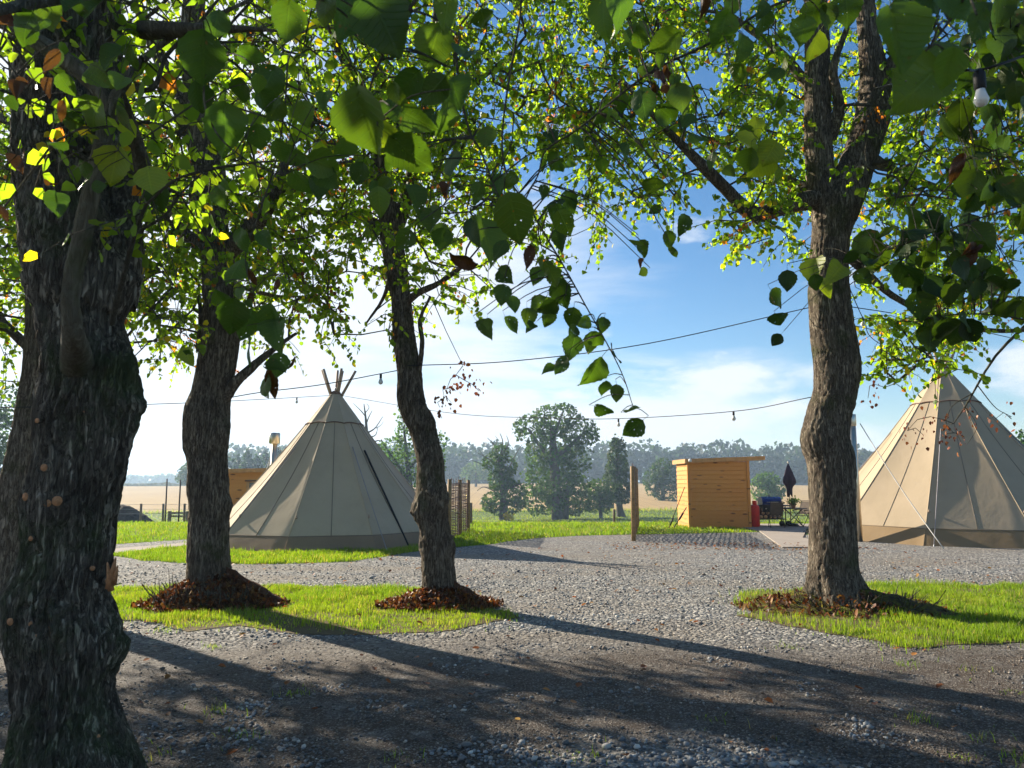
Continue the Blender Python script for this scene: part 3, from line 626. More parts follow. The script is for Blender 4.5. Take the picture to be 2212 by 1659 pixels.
# hills on the horizon
def hillmat():
    t = NT('hill_land'); c = t.mix(t.maprange(t.noise(t.world((0.004, 0.004, 0.01)), 1.0, 6), 0.4, 0.6), (0.07, 0.10, 0.04), (0.16, 0.15, 0.08)); M['hill_land'] = t.done(t.bsdf(c, 1.0, spec=0.0))
hillmat()
for nm, Y0, dpt, hh, sd in (('hills', 1900, 900, 20, 1), ('hills', 3000, 1200, 30, 2)):
    xs = np.linspace(-3800, 3800, 200); ys = np.linspace(Y0, Y0 + dpt, 16); X, Y = np.meshgrid(xs, ys)
    prof = np.sin(np.clip((Y - Y0) / dpt, 0, 1) * math.pi)
    Z = -24 + prof * (hh + 24) * (0.85 + 0.22 * fbm(np.c_[X.ravel() / 700, Y.ravel() / 900, np.zeros(X.size)], sd, 4).reshape(X.shape)) + 1.5 * vnoise(np.c_[X.ravel() / 30, Y.ravel() / 40, np.zeros(X.size)], sd).reshape(X.shape) * prof
    nx = len(xs); i, j = np.meshgrid(np.arange(len(ys) - 1), np.arange(nx - 1), indexing='ij'); Fq = np.stack([i * nx + j, i * nx + j + 1, (i + 1) * nx + j + 1, (i + 1) * nx + j], -1).reshape(-1, 4)
    mb = MB(); mb.add(np.stack([X, Y, Z], -1).reshape(-1, 3), Fq); mb.build(nm, M['hill_land'])['kind'] = 'structure'

# dung heap, fence and poles on the left
plain('old_iron', (0.035, 0.028, 0.026), 0.7, 0.3); plain('fence_wood', (0.20, 0.16, 0.12), 0.9, var=0.35, scale=20); plain('wire', (0.25, 0.25, 0.25), 0.5, 0.8)
def heap():
    t = NT('heap_soil'); n = t.noise(t.coord('Object'), 7, 6); c = t.mix(n, (0.03, 0.025, 0.022), (0.11, 0.09, 0.078)); M['heap_soil'] = t.done(t.bsdf(c, 0.95, t.bump(n, 1.0, 0.08), spec=0.1))
    Y = 36.0; c0 = at(292, 1118, Y); g = float(hz(c0.x, Y)); nu, nv = 60, 36
    u, v = np.meshgrid(np.linspace(-1, 1, nu), np.linspace(-1, 1, nv)); X = c0.x - 0.5 + u * 3.1; Yy = Y + v * 1.6
    h = np.exp(-((u - 0.05) / 0.30) ** 2 - (v / 0.5) ** 2) * 1.0 + np.exp(-((u + 0.42) / 0.30) ** 2 - ((v - .1) / 0.5) ** 2) * 0.88
    top = at(305, 1088, Y).z; h = h / h.max() * (top - g) * 1.0; pts = np.c_[X.ravel() * 3.2, Yy.ravel() * 3.2, np.zeros(X.size)]
    Z = g - 0.08 + h + 0.10 * fbm(pts, 3, 4).reshape(X.shape) * np.clip(h * 3, 0, 1)
    i, j = np.meshgrid(np.arange(nv - 1), np.arange(nu - 1), indexing='ij'); Fq = np.stack([i * nu + j, i * nu + j + 1, (i + 1) * nu + j + 1, (i + 1) * nu + j], -1).reshape(-1, 4)
    mb = MB(); mb.add(np.stack([X, Yy, Z], -1).reshape(-1, 3), Fq); tag(mb.build('dung_heap', M['heap_soil'], origin=(c0.x, Y, g)), 'dark twin-humped muck heap behind the wire fence', 'heap')
heap()
def post(name, label, cat, base, top, Y, r, mat, group=None, sides=8):
    b = at(*base, Y); t_ = at(*top, Y); g = float(hz(b.x, Y)); mb = MB(); mb.tube([(b.x, Y, g - 0.25), ((b.x + t_.x) / 2, Y, (g + t_.z) / 2), (t_.x, Y, t_.z)], [r * 1.05, r, r * 0.95], sides)
    return tag(mb.build(name, mat, origin=(b.x, Y, g)), label, cat, group)
post('iron_pole', 'tall slim dark pole beside the muck heap', 'pole', (357, 1122), (361, 1034), 33, 0.032, M['old_iron'])
post('iron_pole', 'tall slim dark pole standing by the grey trunk and old gate', 'pole', (386, 1122), (390, 1036), 33, 0.032, M['old_iron'])
wf = thing('wire_fence', tuple(at(300, 1120, 32.5)), 'low wire stock fence with wooden stakes along the lawn', 'fence')
mbw = []
for x in (150, 200, 252, 304, 352, 398, 440):
    b = at(x, 1124, 32.5); t_ = at(x + 1, 1088, 32.5); m = MB(); m.tube([(b.x, 32.5, -0.6), (t_.x, 32.5, t_.z)], 0.05, 7); m.build('stake', M['fence_wood'], wf)
for dy in (1090, 1100, 1110):
    pts = [tuple(at(x, dy, 32.46)) for x in np.linspace(150, 440, 20)]; m = MB(); m.tube(pts, 0.006, 4); m.build('wire', M['wire'], wf)
gt = thing('old_gate', tuple(at(385, 1120, 34)), 'small weathered wooden rail gate beside the slim poles', 'gate')
for y_ in (1108, 1115):
    a = at(366, y_, 34); b = at(408, y_, 34); m = MB(); m.box(a.x, b.x, 33.97, 34.03, a.z - 0.04, a.z + 0.04); m.build('rail', M['fence_wood'], gt, False)
for x in (367, 406):
    a = at(x, 1104, 34); m = MB(); m.box(a.x - .06, a.x + .06, 33.94, 34.06, -0.6, a.z); m.build('gate_post', M['fence_wood'], gt, False)
post('fence_stake', 'short wooden stake standing in the pasture right of the weeping tree', 'post', (1327, 1128), (1326, 1100), 29, 0.05, M['fence_wood'])
post('fence_stake', 'short wooden stake just behind the left wattle screen', 'post', (1017, 1130), (1017, 1086), 27, 0.06, M['fence_wood'])
# ================================================================== tents
def canvas_mat(name, c1, c2, trans=0.10):
    t = NT(name); p = t.coord('Object')
    n = t.noise(p, 1.3, 5); f = t.noise(p, 90, 2); c = t.mix(t.maprange(n, 0.3, 0.7), c1, c2)
    st = t.noise(t.coord('Object', (1, 1, 0.15)), 5, 4); c = t.mix(t.maprange(st, 0.55, 0.8, 0, 0.18), c, tuple(x * 0.6 for x in c1))
    wr = t.noise(t.coord('Object', (1, 1, 0.35)), 6, 4, 0.5, 1.5); nb = t.bump(t.math('ADD', t.math('ADD', t.math('MULTIPLY', f, 0.06), t.noise(p, 2.2, 3)), t.math('MULTIPLY', wr, 0.12)), 0.20, 0.06)
    a = t.bsdf(c, 0.85, nb, spec=0.15); b = t.n('ShaderNodeBsdfTranslucent', {'Color': t.mix(1.0, c, (1.0, 0.85, 0.65), 'MULTIPLY'), 'Normal': nb}).outputs[0]
    M[name] = t.done(t.n('ShaderNodeMixShader', {0: trans, 1: a, 2: b}).outputs[0])
canvas_mat('canvas', (0.45, 0.365, 0.255), (0.50, 0.41, 0.29)); canvas_mat('skirt_canvas', (0.29, 0.205, 0.135), (0.33, 0.24, 0.16), 0.25)
canvas_mat('canvas_tan', (0.38, 0.30, 0.20), (0.42, 0.33, 0.225)); canvas_mat('skirt_tan', (0.25, 0.17, 0.09), (0.29, 0.205, 0.115), 0.15)
plain('seam_thread', (0.17, 0.14, 0.11), 0.9); plain('rope', (0.55, 0.52, 0.47), 0.8); plain('webbing', (0.30, 0.27, 0.27), 0.8); plain('black_strap', (0.012, 0.012, 0.014), 0.6)
plain('pole_wood', (0.36, 0.26, 0.18), 0.7, var=0.3, scale=30); plain('brown_cord', (0.16, 0.09, 0.06), 0.8); plain('galvanised', (0.60, 0.54, 0.43), 0.38, 1.0); plain('peg_steel', (0.4, 0.4, 0.4), 0.4, 0.9)
def tipi(C, Rr, H, rot, label, canvas, skirt, seed, NS=10, skirt_h=0.32):
    o = thing('tipi_tent', (C[0], C[1], 0), label, 'tent'); r = np.random.default_rng(seed)
    C = np.array((C[0], C[1], 0.0)); ang = [rot + 2 * math.pi * k / NS for k in range(NS)]
    z_cap = H * 0.785; r_top = 0.12
    def prof(z):                       # radius of the pole line at height z (slightly hollow)
        f = z / H; return (Rr * (1 - f) + r_top * f) - 0.10 * math.sin(min(1, f) * math.pi) * Rr * 0.25
    def pt(a0, a1, s, z, off=0.0, bow=0.0):
        p0 = np.array((math.cos(a0), math.sin(a0))); p1 = np.array((math.cos(a1), math.sin(a1)))
        rr = prof(z) + off; p = (p0 * (1 - s) + p1 * s) * rr; m = (p0 + p1) / np.linalg.norm(p0 + p1)
        p = p - m * bow * 4 * s * (1 - s); return np.array((C[0] + p[0], C[1] + p[1], z))
    def panel(name, k, z0, z1, off, bow, mat, nz=10, ns=8, scallop=0.0, wr=0.0):
        a0, a1 = ang[k], ang[(k + 1) % NS]
        if a1 < a0: a1 += 2 * math.pi
        V = []
        for i in range(nz + 1):
            for j in range(ns + 1):
                s = j / ns; zz = z0 + (z1 - z0) * i / nz
                if i == 0 and scallop: zz += scallop * 4 * s * (1 - s)
                b = bow * math.sin(math.pi * (i / nz)) if z0 > 0.1 else bow * (1 - i / nz) * 0.3
                V.append(pt(a0, a1, s, zz, off + (wr * math.sin(s * 23 + k) * (abs(s - .5) * 2) ** 4 * (1 - i / nz) if wr else 0), b))
        F = [[i * (ns + 1) + j, i * (ns + 1) + j + 1, (i + 1) * (ns + 1) + j + 1, (i + 1) * (ns + 1) + j] for i in range(nz) for j in range(ns)]
        m = MB(); m.add(V, F); return m.build(name, mat, o)
    for k in range(NS):
        a0, a1 = ang[k], ang[k] + 2 * math.pi / NS; bow = 0.05 + 0.02 * r.random()
        pn = panel('canvas_panel', k, skirt_h, z_cap + 0.1, 0.0, bow, canvas)
        panel('skirt_panel', k, 0.0, skirt_h + 0.015, 0.012, 0.0, skirt, 4, 24, 0.0, 0.03)
        panel('cap_panel', k, z_cap, H, 0.014, 0.02, canvas, 5, 8, 0.035)
        # seams: up the edge and up the middle of the panel
        for s in (0.0, 0.5):
            b = bow if s else 0
            pts = [pt(a0, a1, s, z, 0.006, b * math.sin(math.pi * (z - skirt_h) / (z_cap + 0.1 - skirt_h))) for z in np.linspace(skirt_h, z_cap + 0.03, 9)]
            m = MB(); m.tube(pts, 0.007 if s else 0.012, 5); m.build('seam', M['seam_thread'] if s else canvas, o)
        pts = [pt(a0, a1, s, z_cap + 0.035 * 4 * s * (1 - s) - 0.005, 0.022) for s in np.linspace(0, 1, 7)]
        m = MB(); m.tube(pts, 0.016, 6); m.build('cap_piping', M['brown_cord'], o)
        pts = [pt(a0, a1, s, skirt_h, 0.016) for s in (0, 0.5, 1)]; m = MB(); m.tube(pts, 0.006, 4); m.build('skirt_piping', M['seam_thread'], o)
        # guy strap from the pole line down to a peg
        if k % 2 == 0:
            top = pt(a0, a1, 0.12, H * 0.62, 0.02); d = np.array((math.cos(a0 + .06), math.sin(a0 + .06), 0)); pg = C + d * (Rr + 0.10)
            m = MB(); m.tube([top, (top + pg) / 2, pg + np.array((0, 0, .03))], 0.011, 5); m.build('guy_strap', M['webbing'], o)
            m = MB(); m.tube([pg + np.array((0, 0, -.1)) - d * 0.02, pg + np.array((0, 0, .05)) + d * 0.02], 0.012, 6); m.build('peg', M['peg_steel'], o)
        m = MB(); q = pt(a0, a1, 0.02, skirt_h + 0.42, 0.03); m.lathe([(0.002, -.045), (0.022, -.03), (0.026, 0), (0.012, .035), (0.003, .05)], 8, q); m.build('toggle', M['pole_wood'], o)
    m = MB(); m.lathe([(r_top + 0.02, -0.05), (r_top + 0.03, 0.0), (r_top + 0.01, 0.05), (0.05, 0.09)], 16, C + np.array((0, 0, H))); m.build('top_ring', M['brown_cord'], o)
    m = MB(); m.lathe([(0.02, 0.08), (0.035, .12), (0.035, .16), (0.01, .19)], 8, C + np.array((0, 0, H))); m.build('finial', M['peg_steel'], o)
    tops = [(-0.42, 0.1), (-0.33, -0.1), (0.14, 0.14), (0.18, -0.16), (0.52, 0.05), (-0.05, 0.35)]
    for i, (dx, dy) in enumerate(tops):
        L = H * 0.17 * (1 + 0.06 * math.sin(i * 3)); b = C + np.array((dx * 0.12, dy * 0.12, H - 0.25)); e = C + np.array((dx, dy, H + L)); m = MB(); m.tube([b, e], [0.042, 0.038], 8); m.build('tent_pole', M['pole_wood'], o)
    m = MB(); m.tube([C + np.array((0, 0, -0.02)), C + np.array((0, 0, H - 0.05))], 0.05, 8); m.build('centre_pole', M['pole_wood'], o)
    return o, C, ang, pt, prof
f1 = gp(724, 1192); c1x = at(725, 851, f1.y + 3.13).x
T1C = (c1x, f1.y + 3.13); T1H = at(725, 851, T1C[1]).z
v1 = math.atan2(-T1C[1], -T1C[0])
t1, C1, ang1, pt1, prof1 = tipi(T1C, 3.30, T1H, v1 + math.pi / 10, 'grey-beige tipi tent with a brown skirt on the grass between two trees', M['canvas'], M['skirt_canvas'], 1)
# long black zip strap on the right-hand face of the grey tipi
k1 = min(range(10), key=lambda k: abs((ang1[k] + math.pi / 10 - v1 - math.pi / 5 + math.pi) % (2 * math.pi) - math.pi))
a0 = ang1[k1]; a1 = a0 + 2 * math.pi / 10
m = MB(); m.tube([pt1(a0, a1, 0.58 - 0.10 * (1 - z / (T1H * .6)), z, 0.02, 0.03 * math.sin(math.pi * z / T1H)) for z in np.linspace(T1H * .60, .03, 10)], 0.024, 6); m.build('black_strap', M['black_strap'], t1)
f2 = gp(1975, 1187)
T2C0 = at(2036, 797, f2.y + 3.9); T2C = (T2C0.x, f2.y + 3.9); T2H = at(2036, 797, T2C[1]).z
v2 = math.atan2(-T2C[1], -T2C[0])
t2, C2, ang2, pt2, prof2 = tipi(T2C, 3.95, T2H, v2 - R(10), 'tan tipi tent with a sunlit left face standing on the gravel', M['canvas_tan'], M['skirt_tan'], 2, skirt_h=0.40)
m = MB(); p0 = pt2(ang2[9], ang2[0], 0.55, T2H * 0.66, 0.05); g0 = at(1858, 915, T2C[1] - 1.75); g1_ = gp(2037, 1189) + Vector((0, -.05, .03)); m.tube([tuple(g0.lerp(g1_, k / 10) - Vector((0, 0, .10 * math.sin(math.pi * k / 10)))) for k in range(11)], 0.012, 6); m.build('guy_rope', M['rope'], t2)
# stove flues
def flue(label, xy, top_dy, rad, cap, C, peg):
    p = xy; zt = at(p[2], top_dy, p[1]).z
    o = thing('stove_flue', (p[0], p[1], 0.0), label, 'flue')
    m = MB(); m.lathe([(rad, 0), (rad, zt - 0.12)], 20, (p[0], p[1], 0)); m.build('flue_pipe', M['galvanised'], o)
    m = MB(); m.lathe([(rad * 1.02, zt - .30), (rad * cap, zt - .28), (rad * cap, zt), (rad * cap * 0.9, zt + .01), (rad * 0.9, zt - .02)], 20, (p[0], p[1], 0)); m.build('flue_cowl', M['galvanised'], o)
    for q in peg:
        m = MB(); m.tube([(p[0], p[1], zt - .32), tuple(q)], 0.008, 4); m.build('stay_wire', M['rope'], o)
Yf = T1C[1] + 0.6; fx_ = at(591, 1000, Yf); flue('galvanised stove flue with a square cowl rising beside the grey tipi', (fx_.x, Yf, 591), 936, 0.085, 1.75, C1, [at(560, 1100, Yf + 0.1), at(545, 1110, Yf - 0.3), at(640, 1000, Yf + .2)])
Yf2 = T2C[1] - 1.7; fx2 = at(1844, 1000, Yf2); flue('tall galvanised stove flue beside the tan tipi', (fx2.x, Yf2, 1844), 896, 0.11, 1.15, C2, [])

# ================================================================== sheds
def wood_mat(name, c1, c2, c3):
    t = NT(name); oi = t.n('ShaderNodeObjectInfo'); off = t.n('ShaderNodeCombineXYZ', {0: t.math('MULTIPLY', oi.outputs['Random'], 40.0), 2: t.math('MULTIPLY', oi.outputs['Random'], 17.0)}).outputs[0]
    p = t.n('ShaderNodeVectorMath', {0: t.coord('Object'), 1: off}, operation='ADD').outputs[0]
    def st(s): return t.n('ShaderNodeMapping', {'Vector': p, 'Scale': s}).outputs[0]
    g = t.noise(st((0.8, 6, 14)), 2.5, 6, dist=0.8); c = t.mix(g, c1, c2)
    c = t.mix(t.maprange(oi.outputs['Random'], 0, 1, -0.05, 0.35), c, c3)
    kn = t.vor(st((2.2, 5, 7.5)), 1.0); kk = t.maprange(kn.outputs['Distance'], 0.13, 0.24, 1, 0)
    pick = t.math('GREATER_THAN', t.n('ShaderNodeSeparateColor', {0: kn.outputs['Color']}).outputs[0], 0.42)
    c = t.mix(t.math('MULTIPLY', t.math('MULTIPLY', kk, pick), 0.85), c, (0.09, 0.03, 0.01))
    M[name] = t.done(t.bsdf(c, 0.6, t.bump(g, 0.25, 0.004), spec=0.25))
wood_mat('larch', (0.56, 0.235, 0.045), (0.65, 0.31, 0.075), (0.46, 0.16, 0.028)); plain('fascia', (0.50, 0.27, 0.10), 0.6, var=0.2); plain('roof_felt', (0.10, 0.09, 0.085), 0.9); plain('white_plastic', (0.75, 0.75, 0.73), 0.4); plain('dark_metal', (0.02, 0.02, 0.022), 0.45, 0.5)
t = NT('window_glass'); M['window_glass'] = t.done(t.bsdf((0.03, 0.05, 0.07), 0.05, spec=0.8))
def shed(x0, x1, y0, y1, hl, hr, overhang_l, overhang_r, label, side, zb=0.0, n=15):
    """planked lean-to shed; hl, hr wall heights at x0 and x1; side planks on the wall facing -X or +X"""
    o = thing('plank_shed', ((x0 + x1) / 2, y0, zb), label, 'shed')
    hmin = min(hl, hr); ph = hmin / n
    def plank(w, h, d=0.022):         # lies in XZ, front edge lapped
        V = [(0, 0, 0), (w, 0, 0), (w, 0.022, h), (0, 0.022, h), (0, d, 0), (w, d, 0), (w, d + .022, h), (0, d + .022, h)]
        return V, [[0, 1, 2, 3], [5, 4, 7, 6], [0, 4, 5, 1], [3, 2, 6, 7], [0, 3, 7, 4], [1, 5, 6, 2]]
    m = MB(); m.box(x0 + .03, x1 - .03, y0 + .04, y1, zb - 0.02, zb + hmin - 0.05); m.build('inner_wall', M['larch'], o, False)
    base = None
    for k in range(n):
        if base is None:
            V, F = plank(x1 - x0 - 0.14, ph - 0.010); m = MB(); m.add(V, F); base = m.build('plank', M['larch'], o, False, origin=(0, 0, 0)); q = base
        else: q = dupe(base, o)
        q.location = (x0 + 0.07 - o.location.x, 0, k * ph)
    # infill above the level planks under the sloping roof
    m = MB(); V = [(x0 + .07, y0 + .004, zb + hmin), (x1 - .07, y0 + .004, zb + hmin), (x1 - .07, y0 + .004, zb + hr - .04), (x0 + .07, y0 + .004, zb + hl - .04)]
    V += [(a, b + .03, c) for a, b, c in V]; m.add(V, [[0, 1, 2, 3], [7, 6, 5, 4], [0, 4, 5, 1], [2, 6, 7, 3], [1, 5, 6, 2], [0, 3, 7, 4]]); m.build('gable_board', M['larch'], o, False)
    sb = None; xs = x0 if side < 0 else x1; hs = hl if side < 0 else hr; ns = int(hs / ph)
    for k in range(ns):
        if sb is None:
            V, F = plank(y1 - y0 - 0.10, ph - 0.010); V = [((-0.0 + y_ if side < 0 else -y_), -x_ if False else x_, z_) for x_, y_, z_ in V]
            if side > 0: F = [f[::-1] for f in F]
            F = [f[::-1] for f in F]; m = MB(); m.add(V, F); sb = m.build('side_plank', M['larch'], o, False, origin=(0, 0, 0)); q = sb
        else: q = dupe(sb, o)
        q.location = (xs - o.location.x, 0.05, k * ph)
    for xx, hh in ((x0, hl), (x1, hr)):
        m = MB(); s = -1 if xx == x0 else 1; m.box(min(xx - s * .075, xx + s * .012), max(xx - s * .075, xx + s * .012), y0 - .016, y0 + .05, zb, zb + hh - .02); m.build('corner_trim', M['larch'], o, False)
    sl = (hr - hl) / (x1 - x0); xa, xb = x0 - overhang_l, x1 + overhang_r; za, zb2 = zb + hl - overhang_l * sl, zb + hr + overhang_r * sl
    def roofbox(name, dy0, dy1, dz0, dz1, mat, ex=0.0):
        V = [(xa - ex, y0 + dy0, za + dz0), (xb + ex, y0 + dy0, zb2 + dz0), (xb + ex, y0 + dy0, zb2 + dz1), (xa - ex, y0 + dy0, za + dz1)]; V += [(a, y1 + dy1, c) for a, b, c in V]
        m = MB(); m.add(V, [[0, 1, 2, 3], [7, 6, 5, 4], [0, 4, 5, 1], [2, 6, 7, 3], [1, 5, 6, 2], [0, 3, 7, 4]]); return m.build(name, mat, o, False)
    roofbox('roof', -0.10, 0.10, 0.0, 0.05, M['roof_felt'])
    V = [(xa - .02, y0 - .13, za - .05), (xb + .02, y0 - .13, zb2 - .05), (xb + .02, y0 - .13, zb2 + .085), (xa - .02, y0 - .13, za + .085)]; V += [(a, y0 - .10, c) for a, b, c in V]
    m = MB(); m.add(V, [[0, 1, 2, 3], [7, 6, 5, 4], [0, 4, 5, 1], [2, 6, 7, 3], [1, 5, 6, 2], [0, 3, 7, 4]]); m.build('fascia_board', M['fascia'], o, False)
    m = MB(); ex = xa - .05 if side < 0 else xb + .02; ez = za if side < 0 else zb2; m.box(ex, ex + .03, y0 - .10, y1 + .10, ez - .06, ez + .085); m.build('fascia_board', M['fascia'], o, False)
    return o
sA = gp(1489, 1141); Ys = sA.y; xa = sA.x; xb = at(1623, 1138, Ys).x; hl = at(1489, 997, Ys).z; hr = at(1620, 992, Ys).z
shedR = shed(xa, xb, Ys, Ys + 1.75, hl, hr, 0.05, 0.50, 'golden larch plank shed with a sloping roof beside the terrace', -1, n=15)
dm = at(1487, 990, Ys); m = MB(); m.lathe([(0.05, 0), (0.06, .04), (0.045, .09), (0.01, .11)], 10, (xa + 0.05, Ys - 0.19, hl - 0.02)); m.build('outside_lamp', M['white_plastic'], shedR)
YL = 25.5; lx0 = at(430, 1060, YL).x; lx1 = at(600, 1060, YL).x; hL = at(487, 1020, YL).z; hR2 = at(575, 1016, YL).z
shedL = shed(lx0, lx1, YL, YL + 1.8, hL, hR2, 0.05, 0.10, 'golden plank shed with a small window behind the grey tipi', 1, n=14)
wx = at(549, 1050, YL); fr = MB(); fr.box(wx.x - .26, wx.x + .40, YL - .03, YL - .012, wx.z - .34, wx.z + .22); wf_ = fr.build('window', M['fascia'], shedL, False)
m = MB(); m.box(wx.x - .16, wx.x + .30, YL - .038, YL - .032, wx.z - .26, wx.z + .12); m.build('pane', M['window_glass'], wf_, False)
m = MB(); m.box(wx.x - .30, wx.x + .44, YL - .09, YL - .031, wx.z + .16, wx.z + .20); m.build('window_shelf', M['old_iron'], shedL, False)
lz = at(576, 1240, YL); lz = at(577, 1242, YL); lb = at(500 + 212 / 2.766 * 0.864 * 0 + 508, 1073, YL - 0.06)
t = NT('lamp_glow'); M['lamp_glow'] = t.done(t.n('ShaderNodeEmission', {'Color': (1.0, 0.80, 0.25, 1), 'Strength': 1.6}).outputs[0])
m = MB(); m.lathe([(0.01, -.05), (0.045, -.03), (0.05, 0), (0.03, .05), (0.01, .07)], 10, tuple(lb)); m.build('porch_bulb', M['lamp_glow'], shedL)

# ================================================================== wattle screens
plain('round_post', (0.30, 0.19, 0.085), 0.75, var=0.35, scale=12); plain('withy', (0.15, 0.095, 0.085), 0.7, var=0.4, scale=30)
def wattle(label, near, far, ztop_n, ztop_f, seed):
    o = thing('wattle_screen', (near[0], near[1], 0), label, 'screen'); r = np.random.default_rng(seed)
    near = np.array(near); far = np.array(far); d = far - near; L = np.linalg.norm(d); d /= L; nrm = np.array((-d[1], d[0]))
    for i, f in enumerate((0.0, 0.5, 1.0)):
        p = near + d * L * f; zt = ztop_n + (ztop_f - ztop_n) * f; m = MB(); m.tube([(p[0], p[1], -0.2), (p[0], p[1], zt * .5), (p[0], p[1], zt)], [0.062, 0.058, 0.055], 12); m.build('post', M['round_post'], o)
    ns = 9
    for k in range(ns):
        f = (k + 0.6) / ns
        if abs(f - .5) < 0.03: continue
        p = near + d * L * f; zt = (ztop_n + (ztop_f - ztop_n) * f) * r.uniform(1.0, 1.06); m = MB(); m.tube([(p[0], p[1], 0.0), (p[0] + r.normal(0, .008), p[1], zt)], 0.011, 5); m.build('upright_stake', M['withy'], o)
    zmax = min(ztop_n, ztop_f) - 0.06; rows = int(zmax / 0.036); m = MB(); nseg = 46
    for k in range(rows):
        z = 0.03 + k * 0.036; s = np.linspace(0.03, 0.98, nseg); ph = math.pi * (k % 2); wv = 0.020 * np.sin(s * ns * math.pi + ph)
        pts = near[None] + d[None] * (L * s)[:, None] + nrm[None] * wv[:, None]; zz = z + 0.006 * np.sin(s * 9 + r.uniform(0, 6)) + r.uniform(-.004, .004); m.tube(np.c_[pts, zz], r.uniform(0.010, 0.0145), 4, False)
    w = m.build('woven_withies', M['withy'], o); w['kind'] = 'stuff'
    return o
pn_ = gp(970, 1168); pf_ = gp(1011, 1148); wattle('woven willow wattle screen with wooden posts beside the crooked trunk', (pn_.x, pn_.y), (pf_.x, pf_.y), at(971, 1035, pn_.y).z, at(1011, 1037, pf_.y).z, 1)
pn2 = gp(1369, 1169); pf2 = gp(1377, 1141); wattle('woven wattle screen seen end-on with a stout golden post on the gravel', (pn2.x, pn2.y), (pf2.x, pf2.y), at(1369, 1007, pn2.y).z, at(1377, 1012, pf2.y).z, 2)
# shepherd's broom leaning by the shed: two tool handles crossing
def handle(label, a, b, Y, r, name, head):
    pa = Vector((at(*a, Y).x, Y, 0.0)); pb = at(*b, Y + 0.15); o = thing(name, tuple(pa), label, 'tool'); m = MB(); m.tube([pa + Vector((0, 0, .02)), pb], r, 6); m.build('handle', M['old_iron'], o)
    m = MB()
    dv = (pb - pa).normalized(); s = pa + dv * head; m.tube([s, s + dv * 0.28], r * 1.9, 6); m.build('grip', M['dark_metal'], o); return o
handle('slim grey pole propped against the shed corner', (1445, 1141), (1479, 1052), Ys - 0.25, 0.014, 'propped_pole', 0.12)
handle('short dark stick crossing the propped pole at the shed', (1455, 1128), (1483, 1096), Ys - 0.12, 0.018, 'propped_stick', 0.35)

